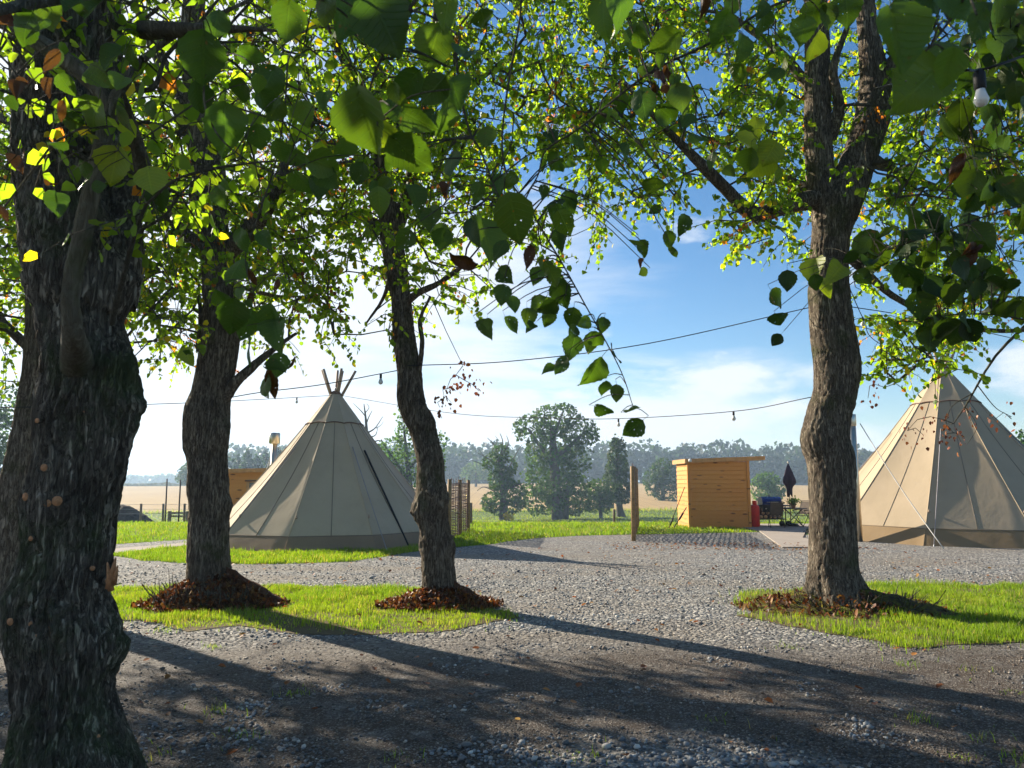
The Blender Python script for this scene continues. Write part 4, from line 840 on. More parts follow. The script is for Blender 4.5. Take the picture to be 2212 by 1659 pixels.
# ================================================================== terrace furniture
TZ0 = 0.03
plain('bbq_blue', (0.015, 0.03, 0.16), 0.25, 0.2, 0.6); plain('gas_red', (0.55, 0.02, 0.012), 0.4); plain('sling', (0.11, 0.085, 0.065), 0.85); plain('log_bark', (0.12, 0.08, 0.05), 0.9, var=.4); plain('log_end', (0.62, 0.42, 0.22), 0.8); plain('parasol_cloth', (0.032, 0.024, 0.042), 0.9); plain('terracotta', (0.30, 0.16, 0.09), 0.8); plain('rubber', (0.012, 0.012, 0.012), 0.7); plain('pot_white', (0.6, 0.6, 0.58), 0.5)
YB = Ys + 0.35
def bbq():
    c = at(1664, 1130, YB + 0.5); cx, cy = c.x, YB + 0.5; o = thing('gas_barbecue', (cx, cy, TZ0), 'gas barbecue with a glossy blue lid, log shelf and small wheels', 'barbecue')
    zt = at(1664, 1090, cy).z; w = 0.33
    m = MB(); m.box(cx - 0.62, cx + 0.62, cy - 0.26, cy + 0.26, zt - .05, zt - .01); m.build('side_shelf', M['dark_metal'], o, False)
    m = MB(); m.box(cx - w, cx + w, cy - 0.27, cy + 0.27, zt - .24, zt); m.build('fire_box', M['dark_metal'], o, False)
    prof = [(-.27, 0), (-.275, .10), (-.22, .21), (-.08, .27), (.10, .26), (.24, .18), (.27, 0)]; V = [(cx - w, cy + a, zt + .004 + b) for a, b in prof] + [(cx + w, cy + a, zt + .004 + b) for a, b in prof]; n = len(prof)
    m = MB(); m.add(V, [[i, i + 1, n + i + 1, n + i] for i in range(n - 1)] + [list(range(n))[::-1], list(range(n, 2 * n)), [0, n, 2 * n - 1, n - 1]]); lid = m.build('lid', M['bbq_blue'], o, False)
    m = MB(); m.tube([(cx - .2, cy - .31, zt + .09), (cx + .2, cy - .31, zt + .09)], 0.012, 6); m.build('lid_handle', M['galvanised'], lid)
    for sx in (-1, 1):
        for sy in (-1, 1): m = MB(); m.tube([(cx + sx * .46, cy + sy * .22, TZ0), (cx + sx * .46, cy + sy * .22, zt - .05)], 0.018, 6); m.build('leg', M['dark_metal'], o)
    for k in range(4): m = MB(); m.lathe([(0.025, 0), (0.022, .03)], 10, (0, 0, 0)); kb = m.build('knob', M['galvanised'], o, origin=(0, 0, 0)); kb.rotation_euler = (math.pi / 2, 0, 0); kb.location = (-.22 + .15 * k, -.275, zt - .13 - TZ0)
    m = MB(); m.box(cx - .48, cx + .48, cy - .24, cy + .24, TZ0 + .22, TZ0 + .25); m.build('lower_shelf', M['dark_metal'], o, False)
    m = MB(); m.box(cx - .48, cx + .48, cy + .20, cy + .22, TZ0 + .25, zt - .25); m.build('back_panel', M['dark_metal'], o, False)
    for wx_ in (.30, .52):
        m = MB(); V, F = tube_geo([(cx + wx_, cy - .30, TZ0 + .09), (cx + wx_, cy - .25, TZ0 + .09)], 0.09, 16); m.add(V, F); m.build('wheel', M['rubber'], o)
    r = np.random.default_rng(5)
    for k in range(11):
        px = cx - .38 + (k % 5) * .16 + (.08 if k >= 5 else 0); pz = TZ0 + .31 + (.13 if k >= 5 else 0) + (.12 if k >= 9 else 0); rr = r.uniform(.055, .075)
        lg = thing('split_log', (px, cy - .2, pz - rr), 'cut firewood log stacked under the barbecue', 'log', 'logs under the barbecue'); m = MB(); V, F = tube_geo([(px, cy - .20, pz), (px, cy + .12, pz)], rr, 9); m.add(V, F); m.build('bark', M['log_bark'], lg)
        m = MB(); V, F = tube_geo([(px, cy - .206, pz), (px, cy - .2, pz)], rr * .93, 9); m.add(V, F); m.build('cut_end', M['log_end'], lg)
bbq()
def gas():
    c = at(1632, 1134, YB - .05); o = thing('gas_cylinder', (c.x, YB - .05, TZ0), 'red gas cylinder standing against the shed end', 'cylinder'); h = at(1632, 1090, YB).z - TZ0; p = (c.x, YB - .05, TZ0)
    m = MB(); m.lathe([(.13, 0), (.15, .03), (.152, h - .10), (.13, h - .03), (.06, h), (.03, h + .01)], 20, p); m.build('cylinder_body', M['gas_red'], o)
    m = MB(); m.lathe([(.075, h - .015), (.078, h + .13), (.066, h + .13), (.06, h)], 14, p); m.build('valve_guard', M['gas_red'], o); m = MB(); m.lathe([(.02, h), (.025, h + .08), (.01, h + .10)], 8, p); m.build('valve', M['galvanised'], o)
gas()
def folding_chair(px, rz, label, Yc, name='folding_chair'):
    c = at(px, 1138, Yc); o = thing(name, (c.x, Yc, TZ0), label, 'chair', None, rz)
    def T(pts, r, nm, mat, par=o): m = MB(); m.tube(pts, r, 7); return m.build(nm, mat, par, origin=(0, 0, 0))
    for s in (-1, 1):
        T([(s * .25, -.30, 0), (s * .25, .05, .42), (s * .25, .12, .50), (s * .245, .28, 1.02)], .013, 'back_frame', M['old_iron'])
        T([(s * .27, .28, 0), (s * .27, -.05, .42), (s * .27, -.22, .62)], .013, 'leg', M['old_iron'])
        T([(s * .28, -.26, .63), (s * .28, .18, .66)], .018, 'armrest', M['dark_metal'])
    T([(-.25, -.26, .05), (.25, -.26, .05)], .009, 'stretcher', M['old_iron']); T([(-.245, .28, 1.02), (.245, .28, 1.02)], .014, 'top_rail', M['old_iron'])
    m = MB(); V = [(-.235, .10, .47), (.235, .10, .47), (.235, .27, .99), (-.235, .27, .99)]; V += [(a, b + .006, c_) for a, b, c_ in V]; m.add(V, [[0, 1, 2, 3], [7, 6, 5, 4], [0, 4, 5, 1], [1, 5, 6, 2], [2, 6, 7, 3], [3, 7, 4, 0]]); m.build('back_sling', M['sling'], o, False, origin=(0, 0, 0))
    m = MB(); m.box(-.235, .235, -.30, .10, .42, .435); m.build('seat_sling', M['sling'], o, False, origin=(0, 0, 0)); o.scale = (.84, .84, .84); return o
folding_chair(1677, R(172), 'black folding garden chair with a brown sling back turned from the barbecue', Ys + 0.0)
folding_chair(1735, R(-60), 'black folding garden chair drawn up beside the potted plant table', Ys + 0.75)
def table():
    Yt = Ys + 0.55; c = at(1716, 1138, Yt); o = thing('garden_table', (c.x, Yt, TZ0), 'dark metal garden table with crossed folding legs', 'table'); h = at(1716, 1098, Yt).z - TZ0; p = np.array((c.x, Yt, TZ0))
    m = MB(); m.lathe([(.44, h - .02), (.45, h - .012), (.45, h), (.44, h + .004)], 28, p); m.build('table_top', M['old_iron'], o)
    for k in range(4):
        a = k * math.pi / 2 + .4; d = np.array((math.cos(a), math.sin(a), 0)); m = MB(); m.tube([p + d * .42, p - d * .40 + np.array((0, 0, h - .02))], .013, 6); m.build('leg', M['old_iron'], o)
    for z in (.12, .45): m = MB(); V = [p + np.array((.30 * math.cos(a), .30 * math.sin(a), z)) for a in np.linspace(0, 2 * math.pi, 17)]; m.tube(V, .008, 5); m.build('ring_brace', M['old_iron'], o)
    # parasol through the table
    q = p + np.array((-.02, .25, 0)); zt = at(1706, 1000, q[1]).z - TZ0
    u = thing('closed_parasol', tuple(q), 'closed dark plum parasol standing over the garden table', 'parasol'); m = MB(); m.tube([q, q + np.array((0, 0, zt))], .02, 8); m.build('pole', M['galvanised'], u)
    m = MB(); m.lathe([(.26, 0), (.27, .03), (.22, .07), (.05, .09)], 20, q); m.build('base', M['dark_metal'], u)
    z0 = at(1706, 1062, q[1]).z - TZ0; n = 24; rows = 12; V = []
    for i in range(rows + 1):
        f = i / rows; rad = np.interp(f, [0, .15, .27, .36, .7, 1], [.075, .09, .17, .205, .12, .02])
        for k in range(n):
            a = 2 * math.pi * k / n; fold = 1 + (.30 * (1 - f) + .06) * math.cos(a * 5 + .6) + .12 * math.sin(a * 2 + 1); V.append(q + np.array((rad * fold * math.cos(a), rad * .8 * fold * math.sin(a), z0 + (zt - .02 - z0) * f - (.10 * (1 + math.cos(a * 3)) if i == 0 else 0))))
    F = [[i * n + k, i * n + (k + 1) % n, (i + 1) * n + (k + 1) % n, (i + 1) * n + k] for i in range(rows) for k in range(n)]; m = MB(); m.add(V, F + [list(range(n))[::-1], [rows * n + k for k in range(n)]]); m.build('canopy', M['parasol_cloth'], u)
    m = MB(); m.lathe([(.02, zt - .02), (.025, zt + .02), (.008, zt + .05)], 8, q); m.build('finial', M['galvanised'], u)
    pt_ = p + np.array((-.06, -.15, h + .004)); t_ = thing('potted_plant', tuple(pt_), 'small leafy plant in a terracotta pot on the table', 'plant'); m = MB(); m.lathe([(.06, 0), (.085, .13), (.092, .13), (.092, .16), (.075, .16)], 16, pt_); m.build('pot', M['terracotta'], t_)
    r = np.random.default_rng(3); P_ = pt_ + np.array((0, 0, .24)) + r.normal(size=(160, 3)) * np.array((.10, .08, .06)); V, F, CC = leaf_quads(P_, np.full(160, .07), r, np.array((.06, .10, .03)) * r.uniform(.6, 1.5, (160, 1))); m = MB(); m.add(V, F, CC); fo_ = m.build('foliage', M['far_leaf'], t_)
table()
# ================================================================== lime trees
def bark_mat(name, c1, c2, moss, moss_amt, bd=0.018):
    t = NT(name); p = t.world(); w = t.world((1, 1, 0.16)); w2 = t.world((1, 1, 0.35))
    n1 = t.noise(w, 40, 6, 0.6, 1.0); n2 = t.noise(p, 3.2, 5); n3 = t.noise(w2, 70, 4)
    c = t.mix(t.maprange(n1, 0.43, 0.60), c1, c2)
    c = t.mix(t.maprange(n2, 0.42, 0.70, 0, 0.55), c, tuple(x * 0.62 for x in c1))
    lich = t.maprange(t.noise(p, 14, 5), 0.58, 0.74, 0, 0.5); c = t.mix(lich, c, (0.22, 0.21, 0.16))
    mo = t.maprange(t.math('ADD', t.noise(p, 2.1, 6), t.math('MULTIPLY', t.noise(p, 30, 3), 0.22)), 0.76 - moss_amt, 0.94 - moss_amt, 0, 0.85)
    c = t.mix(mo, c, moss)
    ridge = t.math('ABSOLUTE', t.math('SUBTRACT', n1, 0.5)); h = t.math('ADD', t.maprange(ridge, 0, 0.10, 0, 1), t.math('MULTIPLY', n3, 0.6))
    M[name] = t.done(t.bsdf(c, 0.92, t.bump(h, 1.0, bd), spec=0.12))
bark_mat('bark_grey', (0.09, 0.068, 0.05), (0.33, 0.27, 0.20), (0.075, 0.085, 0.03), 0.10)
bark_mat('bark_mossy', (0.10, 0.08, 0.06), (0.36, 0.305, 0.23), (0.10, 0.13, 0.05), 0.14, 0.035)
bark_mat('bark_smooth', (0.12, 0.105, 0.075), (0.17, 0.15, 0.11), (0.08, 0.09, 0.04), 0.05)
bark_mat('bark_young', (0.12, 0.10, 0.068), (0.19, 0.165, 0.115), (0.085, 0.10, 0.04), 0.12, 0.006)
plain('cut_wood', (0.42, 0.20, 0.09), 0.85, var=0.3, scale=60)
leaf_material('lime_leaf', 0.66, 0.3, (4.3, 4.0, 0.7)); leaf_material('lime_leaf_near', 0.42, 0.40, (1.4, 1.75, 0.6), veins=True)

def stem_geo(rows, Y, nring, nside, seed, amp=0.014, burls=(), flare=0.0, yoff=None, fr=12.0, fl=0.35, low=0.035):
    """rows: (view x, view y, view width); returns mesh arrays and the centre line"""
    pts = []
    for i, (x, y, w) in enumerate(rows):
        yo = yoff[i] if yoff is not None else 0.0
        c = at(x, y, Y + yo); pts.append((c.x, c.y, c.z, pxw(w / 2, x, y, Y + yo)))
    P4 = smooth_path(pts, nring); P = P4[:, :3]; T, N, B = frames(P)
    a = np.arange(nside) * 2 * math.pi / nside; ca, sa = np.cos(a), np.sin(a)
    s = np.r_[0, np.cumsum(np.linalg.norm(np.diff(P, axis=0), axis=1))]
    D = ca[None, :, None] * N[:, None, :] + sa[None, :, None] * B[:, None, :]
    r0 = np.repeat(P4[:, 3][:, None], nside, 1); rm = P4[:, 3].mean()
    Q = np.stack([np.repeat((ca * rm)[None], nring, 0), np.repeat((sa * rm)[None], nring, 0), np.repeat(s[:, None], nside, 1)], -1).reshape(-1, 3)
    lowf = fbm(Q * np.array((3.0, 3.0, 1.5)), seed, 3).reshape(nring, nside)
    warp = fbm(Q * np.array((7, 7, 3.0)), seed + 5, 2)[:, None] * 0.045
    q1 = (Q + warp) * np.array((fr * 2.2, fr * 2.2, fr * 0.36)); n1 = fbm(q1, seed + 9, 3).reshape(nring, nside)
    q2 = (Q + warp) * np.array((fr * 5, fr * 5, fr * 1.3)); n2 = fbm(q2, seed + 19, 2).reshape(nring, nside)
    r_ = r0 * (1 + low * lowf) - amp * np.exp(-(n1 / 0.16) ** 2) + amp * 0.5 * n1 - amp * 0.45 * np.exp(-(n2 / 0.2) ** 2)
    if flare:
        h = np.clip(1 - s / flare, 0, 1)[:, None] ** 2; r_ = r_ * (1 + h * fl * (0.4 + np.cos(a * 4 + seed)[None] * 0.6 + 0.4 * np.cos(a * 7)[None]))
    V = P[:, None, :] + D * r_[..., None]
    for (bx, by, yo, rad, am) in burls:
        c = np.array(at(bx, by, Y + yo)); d2 = ((V - c) ** 2).sum(-1); k = np.exp(-d2 / rad ** 2)
        V = V + D * (am * k * (1 + 0.35 * fbm(V.reshape(-1, 3) * 16, seed + 31, 3).reshape(nring, nside)))[..., None]
    i, k = np.meshgrid(np.arange(nring - 1), np.arange(nside), indexing='ij'); k2 = (k + 1) % nside
    F = np.stack([i * nside + k, i * nside + k2, (i + 1) * nside + k2, (i + 1) * nside + k], -1).reshape(-1, 4)
    return V.reshape(-1, 3), F, P4
LEAF6 = np.array([(0, 0, 0), (-.44, .24, .10), (-.34, .68, .13), (0, 1.05, -.05), (.34, .68, .13), (.44, .24, .10)])
LEAF6Q = np.array([(0, 3, 2, 1), (0, 5, 4, 3)])
def leaves_geo(P, d, size, r, C):
    n = len(P); d = d / np.linalg.norm(d, axis=1)[:, None]; e = np.cross(d, r.normal(size=(n, 3))); e /= np.linalg.norm(e, axis=1)[:, None] + 1e-9; nn = np.cross(e, d)
    L = LEAF6[None] * size[:, None, None] * np.stack([r.uniform(0.75, 1.1, n), np.ones(n), r.uniform(-1.2, 1.6, n)], 1)[:, None, :]
    V = P[:, None] + L[..., 0:1] * e[:, None] + L[..., 1:2] * d[:, None] + L[..., 2:3] * nn[:, None]
    return V.reshape(-1, 3), (LEAF6Q[None] + (np.arange(n) * 6)[:, None, None]).reshape(-1, 4), np.repeat(C, 6, 0)
GREEN = np.array([(0.070, 0.125, 0.018), (0.085, 0.14, 0.018), (0.10, 0.15, 0.02), (0.055, 0.10, 0.018)]); YEL = np.array((0.25, 0.22, 0.02)); BRN = np.array([(0.20, 0.065, 0.035), (0.15, 0.055, 0.03), (0.28, 0.10, 0.03)])
def leaf_colors(n, r, yel=0.06, brn=0.07):
    C = GREEN[r.integers(0, 4, n)] * r.uniform(0.75, 1.25, (n, 1)); k = r.random(n); C[k < brn] = BRN[r.integers(0, 3, (k < brn).sum())]; y = (k > 1 - yel); C[y] = YEL * r.uniform(0.6, 1.1, (y.sum(), 1)); return C
# lowest leaf line of the canopy against the sky, in view pixels, and the open windows in it
ENV = np.array([(-400, 800), (0, 850), (70, 840), (260, 900), (300, 880), (400, 850), (470, 830), (520, 850), (640, 830), (690, 790), (740, 800), (830, 790), (900, 770), (960, 745), (1010, 700), (1060, 640), (1130, 600), (1200, 590), (1290, 580), (1340, 560), (1420, 500), (1500, 470), (1550, 500), (1580, 590), (1660, 620), (1740, 600), (1860, 780), (1920, 840), (2040, 850), (2110, 760), (2212, 740), (2700, 740)])
HOLES = [(1170, 385, 85, 62), (1690, 560, 40, 40), (640, 700, 60, 40), (330, 640, 38, 40), (770, 640, 40, 50), (1110, 690, 60, 60), (1930, 640, 60, 50), (1320, 620, 70, 40)]
def canopy_keep(P, r, soft=26):
    q = proj(P); env = np.interp(q[:, 0], ENV[:, 0], ENV[:, 1]); ok = q[:, 1] < env + r.normal(0, soft, len(P)) - 18
    for hx, hy, a, b in HOLES: ok &= (((q[:, 0] - hx) / a) ** 2 + ((q[:, 1] - hy) / b) ** 2) > 1 + r.normal(0, 0.15, len(P))
    # thinner towards the lower fringe
    f = np.clip((env - q[:, 1]) / 260, 0, 1); ok &= r.random(len(P)) < 0.22 + 0.78 * f
    return ok
def sunlane(P):
    """the low sun reaches the verge, the yard and the forked trunk under the crowns: sprays there are sparse"""
    r = np.random.default_rng(len(P)); D = np.array(SUN_DIR); g = P - D * (P[:, 2] / D[2])[:, None]
    bad = (g[:, 1] > 6.6 + 0.25 * np.clip(g[:, 0], -2, 6)) & (g[:, 1] < 14) & (g[:, 0] < 9)
    for z in np.linspace(.4, 5.0, 7):
        s = P - D * ((P[:, 2] - z) / D[2])[:, None]; c = np.array(at(1795, 700, 9.9)); bad |= (np.hypot(s[:, 0] - c[0], s[:, 1] - c[1]) < .85) & (P[:, 2] > z)
    return ~bad | (r.random(len(P)) < 0.07)
def fill(boxes, Y0, Y1, seed):
    r = np.random.default_rng(seed); out = []
    for x0, x1, y0, y1, n in boxes:
        P = np.array([tuple(at(r.uniform(x0, x1), r.uniform(y0, y1), r.uniform(Y0, Y1))) for _ in range(n * 2)]); P = P[canopy_keep(P, r)]; P = P[sunlane(P)]; out.append(P[:n])
    return [tuple(p) for p in np.concatenate(out)]
def crown(o, skel, ell, N, seed, per=26, lsize=0.080, extra=(), yel=0.05, brn=0.015, keep=True, zmin=2.4, twig_mat='bark_smooth', maxr=0.045, shade=None, front=None, front2=None, brc=.045):
    """branches reach from the limbs to N leafy sprays spread through the crown volume"""
    r = np.random.default_rng(seed); cx, cy, cz, rx, ry, rz = ell; C = np.zeros((0, 3)); tries = 0
    while len(C) < N and tries < 60:
        d = r.normal(size=(4000, 3)); d /= np.linalg.norm(d, axis=1)[:, None]; rad = r.random(4000)[:, None] ** 0.42; P = np.array((cx, cy, cz)) + d * rad * np.array((rx, ry, rz)); P = P[P[:, 2] > zmin]
        P = P[(fbm(P / 1.1, seed + 3, 3) + r.uniform(-.2, .2, len(P))) > -0.22]
        if keep: P = P[canopy_keep(P, r)]
        if shade is not None: P = P[shade(P)]
        for front_ in (front, front2):
          if front_ is not None and len(P):
            fr_ = np.array(front_[0])[::-1]; q = proj(P); hid = (np.abs(q[:, 0] - np.interp(q[:, 1], fr_[:, 1], fr_[:, 0])) < np.interp(q[:, 1], fr_[:, 1], fr_[:, 2]) / 2 + 45) & (P[:, 1] < front_[1] + .5); P = P[~hid | (r.random(len(P)) < .10)]
        C = np.vstack([C, P[: N - len(C)]]); tries += 1
    if len(extra): C = np.vstack([C, np.array(extra)])
    nodes = [np.array(p) for p in skel]; par = [-1] * len(skel); kids = {}; ar = np.array(nodes)
    order = np.argsort(np.min(np.linalg.norm(C[:, None] - ar[None], axis=2), axis=1)); ends = []
    buf = np.zeros((len(nodes) + len(C) * 8, 3)); cnt = len(nodes); buf[:cnt] = ar; parent = np.full(len(buf), -1)
    for k in order:
        c = C[k]; dv = buf[:cnt] - c; cost = np.linalg.norm(dv, axis=1) + 0.25 * np.clip(dv[:, 2], 0, None); j = int(np.argmin(cost)); L = np.linalg.norm(c - buf[j]); m = max(1, min(6, int(L / 0.45))); prev = j; p0 = buf[j].copy()
        for q in range(1, m + 1):
            f = q / m; p = p0 * (1 - f) + c * f + np.array((0, 0, 0.16 * L * math.sin(math.pi * f))) * (q < m) + r.normal(0, 0.04 * min(L, 1.2), 3) * (q < m)
            buf[cnt] = p; parent[cnt] = prev; prev = cnt; cnt += 1
        ends.append(prev)
    wgt = np.zeros(cnt); 
    for e in ends: wgt[e] += 1
    for i in range(cnt - 1, len(skel) - 1, -1):
        if parent[i] >= 0: wgt[parent[i]] += wgt[i]
    mb = MB(); rad = np.clip(0.0045 * np.maximum(wgt, 1) ** 0.42, 0.0045, maxr)
    for i in range(len(skel), cnt):
        j = parent[i]; ra = rad[i] if j < len(skel) else min(rad[j], rad[i] * 1.5); mid = (buf[i] + buf[j]) / 2 + r.normal(0, 0.02, 3); mb.tube(np.array([buf[j], mid, buf[i]]), np.array([ra, (ra + rad[i]) / 2, rad[i]]), 5 if rad[i] > .012 else 4, False)
    # sprays
    LPs, LDs, SID = [], [], []
    for e in ends:
        c = buf[e]; g = r.integers(2, 4)
        for _ in range(g):
            dr = r.normal(size=3) * np.array((1, 1, 0.45)); dr[2] -= 0.12; dr /= np.linalg.norm(dr); L = r.uniform(0.22, 0.52); n = max(3, int(per / g * r.uniform(0.6, 1.3))); tt = np.linspace(0.15, 1, n)
            pts = c + dr * (tt * L)[:, None] - np.array((0, 0, 1)) * (0.35 * L * tt ** 2)[:, None]
            mb.tube(np.vstack([c, pts[n // 2], pts[-1]]), np.array([.006, .0045, .003]), 3, False)
            LPs.append(pts + r.normal(0, 0.014, (n, 3))); SID.append(np.full(n, e)); LDs.append(dr * 0.45 + r.normal(0, 0.55, (n, 3)) + np.array((0, 0, -0.75)))
    mb.build('branches', M[twig_mat], o)
    LPs = np.concatenate(LPs); LDs = np.concatenate(LDs); n = len(LPs)
    SID = np.concatenate(SID); LC = leaf_colors(n, r, yel, brn); sp_ = r.random(cnt); isb = sp_[SID] < brc; LC[isb] = BRN[r.integers(0, 3, int(isb.sum()))] * r.uniform(.7, 1.2, (int(isb.sum()), 1)); LC *= (0.8 + .45 * r.random(cnt)[SID])[:, None]
    SZ = lsize * r.uniform(0.6, 1.2, n); SZ[isb] *= .55; LDs[isb] += np.array((0, 0, -1.5))
    V, F, CC = leaves_geo(LPs, LDs, SZ, r, LC); m2 = MB(); m2.add(V, F, CC); cr = m2.build('crown', M['lime_leaf'], o); cr['kind'] = 'stuff'
    return o
def seed_clusters(o, pts, seed, anchors):
    """hanging dry bracts and seeds"""
    r = np.random.default_rng(seed); P = []; tw = MB(); have = [np.array(a) for a in anchors]
    for p in sorted(pts, key=lambda q: -q[2]):
        p = np.array(p); j = min(have, key=lambda h: np.linalg.norm(h - p)); mid = (j + p) / 2 + r.normal(0, .03, 3) + np.array((0, 0, .04)); tw.tube(np.array([j, mid, p]), np.array([.006, .005, .0035]), 4, False); have.append(p)
    tw.build('bract_twigs', M['bark_smooth'], o)['kind'] = 'stuff'
    for p in pts: k = r.integers(5, 12); P.append(np.array(p) + r.normal(size=(k, 3)) * np.array((.05, .05, .10)))
    P = np.concatenate(P); n = len(P); V, F, CC = leaves_geo(P, r.normal(0, .4, (n, 3)) + np.array((0, 0, -1)), r.uniform(.03, .07, n), r, BRN[r.integers(0, 3, n)] * r.uniform(.7, 1.2, (n, 1))); m = MB(); m.add(V, F, CC); m.build('dry_bracts', M['dead_leaf'], o)['kind'] = 'stuff'
def limb(o, rows, Y, seed, nring=26, nside=12, amp=0.006, mat='bark_grey', yoff=None):
    V, F, P4 = stem_geo(rows, Y, nring, nside, seed, amp, yoff=yoff, fr=14); m = MB(); m.add(V, F); m.build('limb', M[mat], o); return [tuple(p[:3]) for p in P4[3::4]]
def mound(o, c, rx, ry, h, mat, seed, name='mulch_mound'):
    nu, nv = 40, 14; V = []
    for i in range(nv + 1):
        f = i / nv
        for k in range(nu): a = 2 * math.pi * k / nu; rr = f * (1 + 0.15 * math.sin(a * 3 + seed) + .1 * math.sin(a * 5)); V.append((c[0] + rx * rr * math.cos(a), c[1] + ry * rr * math.sin(a), h * (1 - f) ** 0.9 * (0.8 + .4 * math.sin(a * 2 + seed)) - 0.01 + 0.0 * f))
    V = np.array(V); V[:, 2] += 0.035 * fbm(V * 9, seed, 3) * (V[:, 2] > 0.02)
    F = [[i * nu + k, (i + 1) * nu + k, (i + 1) * nu + (k + 1) % nu, i * nu + (k + 1) % nu] for i in range(nv) for k in range(nu)]; m = MB(); m.add(V, F); return m.build(name, mat, o)
t = NT('mulch'); n_ = t.noise(t.world(), 45, 6); M['mulch'] = t.done(t.bsdf(t.mix(n_, (0.04, 0.022, 0.014), (0.19, 0.085, 0.045)), 0.95, t.bump(n_, 1.0, 0.05), spec=0.1))
t = NT('moss_earth'); n_ = t.noise(t.world(), 14, 6); M['moss_earth'] = t.done(t.bsdf(t.mix(t.maprange(n_, .4, .62), (0.06, 0.04, 0.026), (0.14, 0.13, 0.018)), 0.95, t.bump(t.noise(t.world(), 60, 5), 1.0, 0.04), spec=0.1))
def shoots(o, c, rx, ry, n, seed, hgt=0.25, mat='bark_smooth'):
    r = np.random.default_rng(seed); m = MB()
    for _ in range(n):
        a = r.uniform(0, 6.28); q = r.uniform(.55, 1.0); p = np.array((c[0] + rx * q * math.cos(a), c[1] + ry * q * math.sin(a), 0.02)); e = p + np.array((math.cos(a) * .10, math.sin(a) * .10, 0)) + r.normal(0, .06, 3) + np.array((0, 0, hgt * r.uniform(.3, 1))); m.tube(np.array([p, (p + e) / 2 + r.normal(0, .02, 3), e]), np.array([.008, .006, .004]), 4)
    m.build('base_shoots', M[mat], o)['kind'] = 'stuff'
def litter_on(o, c, rx, ry, h, n, seed):
    r = np.random.default_rng(seed); a = r.uniform(0, 6.28, n); f = r.random(n) ** .6 * 1.15; P3 = np.c_[c[0] + rx * f * np.cos(a), c[1] + ry * f * np.sin(a), np.clip(h * (1 - f) * 0.95, 0, None) + 0.02 + r.uniform(0, .03, n)]
    V, F = leaf_card(n, r, r.uniform(.018, .055, n), .9); V = V + P3[:, None]; C = DEAD[r.integers(0, 5, n)] * r.uniform(.2, .85, (n, 1)) * np.array((1.0, .9, .85)); m = MB(); m.add(V.reshape(-1, 3), (F[None] + (np.arange(n) * 7)[:, None, None]).reshape(-1, 3), np.repeat(C, 7, 0)); m.build('dead_leaf_litter', M['dead_leaf'], o)['kind'] = 'stuff'

# ---- tree B: straight grey trunk left of the tipi
YBt = gp(455, 1306).y; bB = gp(455, 1306)
tB = thing('lime_tree', (bB.x, bB.y, 0), 'lime tree with a grey knobbly trunk rising from a tall brown mulch heap', 'tree', 'avenue of lime trees')
rowsB = [(456, 1335, 125), (454, 1290, 112), (450, 1200, 98), (452, 1100, 92), (450, 1050, 96), (448, 1000, 92), (447, 950, 100), (446, 900, 106), (456, 850, 92), (470, 780, 92), (478, 700, 85), (475, 640, 78), (470, 560, 76), (460, 500, 72), (450, 440, 84), (450, 380, 82), (438, 300, 72), (425, 200, 62), (415, 100, 56), (420, 0, 50), (425, -150, 42), (430, -330, 26)]
rowsB = [(x, y, w * .90) for x, y, w in rowsB]
V, F, pB = stem_geo(rowsB, YBt, 360, 110, 3, 0.013, [(490, 930, -.1, .16, .05), (405, 960, -.1, .14, .03), (497, 1090, 0, .10, .06), (470, 960, -.3, .1, .04)], flare=0.5); m = MB(); m.add(V, F); m.build('trunk', M['bark_grey'], tB)
skB = [tuple(p[:3]) for p in pB[150::14]]
for i, (lr, yo) in enumerate([([(455, 545, 40), (400, 505, 26), (350, 450, 20), (292, 400, 14), (250, 330, 9)], [0, -.1, -.3, -.5, -.8]), ([(490, 545, 44), (545, 490, 42), (580, 440, 34), (605, 380, 24), (640, 280, 14)], [0, -.2, -.4, -.5, -.5]), ([(452, 370, 48), (400, 260, 38), (360, 160, 32), (325, 80, 28), (290, -20, 20), (260, -200, 10)], [0, .1, .3, .4, .5, .6]), ([(478, 870, 30), (510, 825, 24), (548, 790, 20), (590, 755, 13), (640, 720, 7)], [0, -.1, 0, .2, .4]), ([(425, 180, 30), (520, 80, 22), (640, 20, 14)], [0, .3, .8]), ([(430, 760, 14), (434, 690, 12), (430, 640, 8)], [0, -.1, -.1]), ([(470, 600, 20), (520, 620, 12), (600, 640, 7), (660, 640, 4)], [0, .8, 1.5, 2.0])]):
    skB += limb(tB, lr, YBt, 40 + i, yoff=yo)
crown(tB, skB, (bB.x, YBt + .2, 6.4, 3.3, 2.5, 4.2), 640, 201, shade=sunlane, front=(rowsB, YBt))
mound(tB, (bB.x + .05, bB.y - .1), 0.78, 0.52, 0.50, M['mulch'], 1); litter_on(tB, (bB.x + .05, bB.y - .1), .85, 0.55, 0.50, 2600, 1); shoots(tB, (bB.x, bB.y - .1), .65, .42, 260, 2)

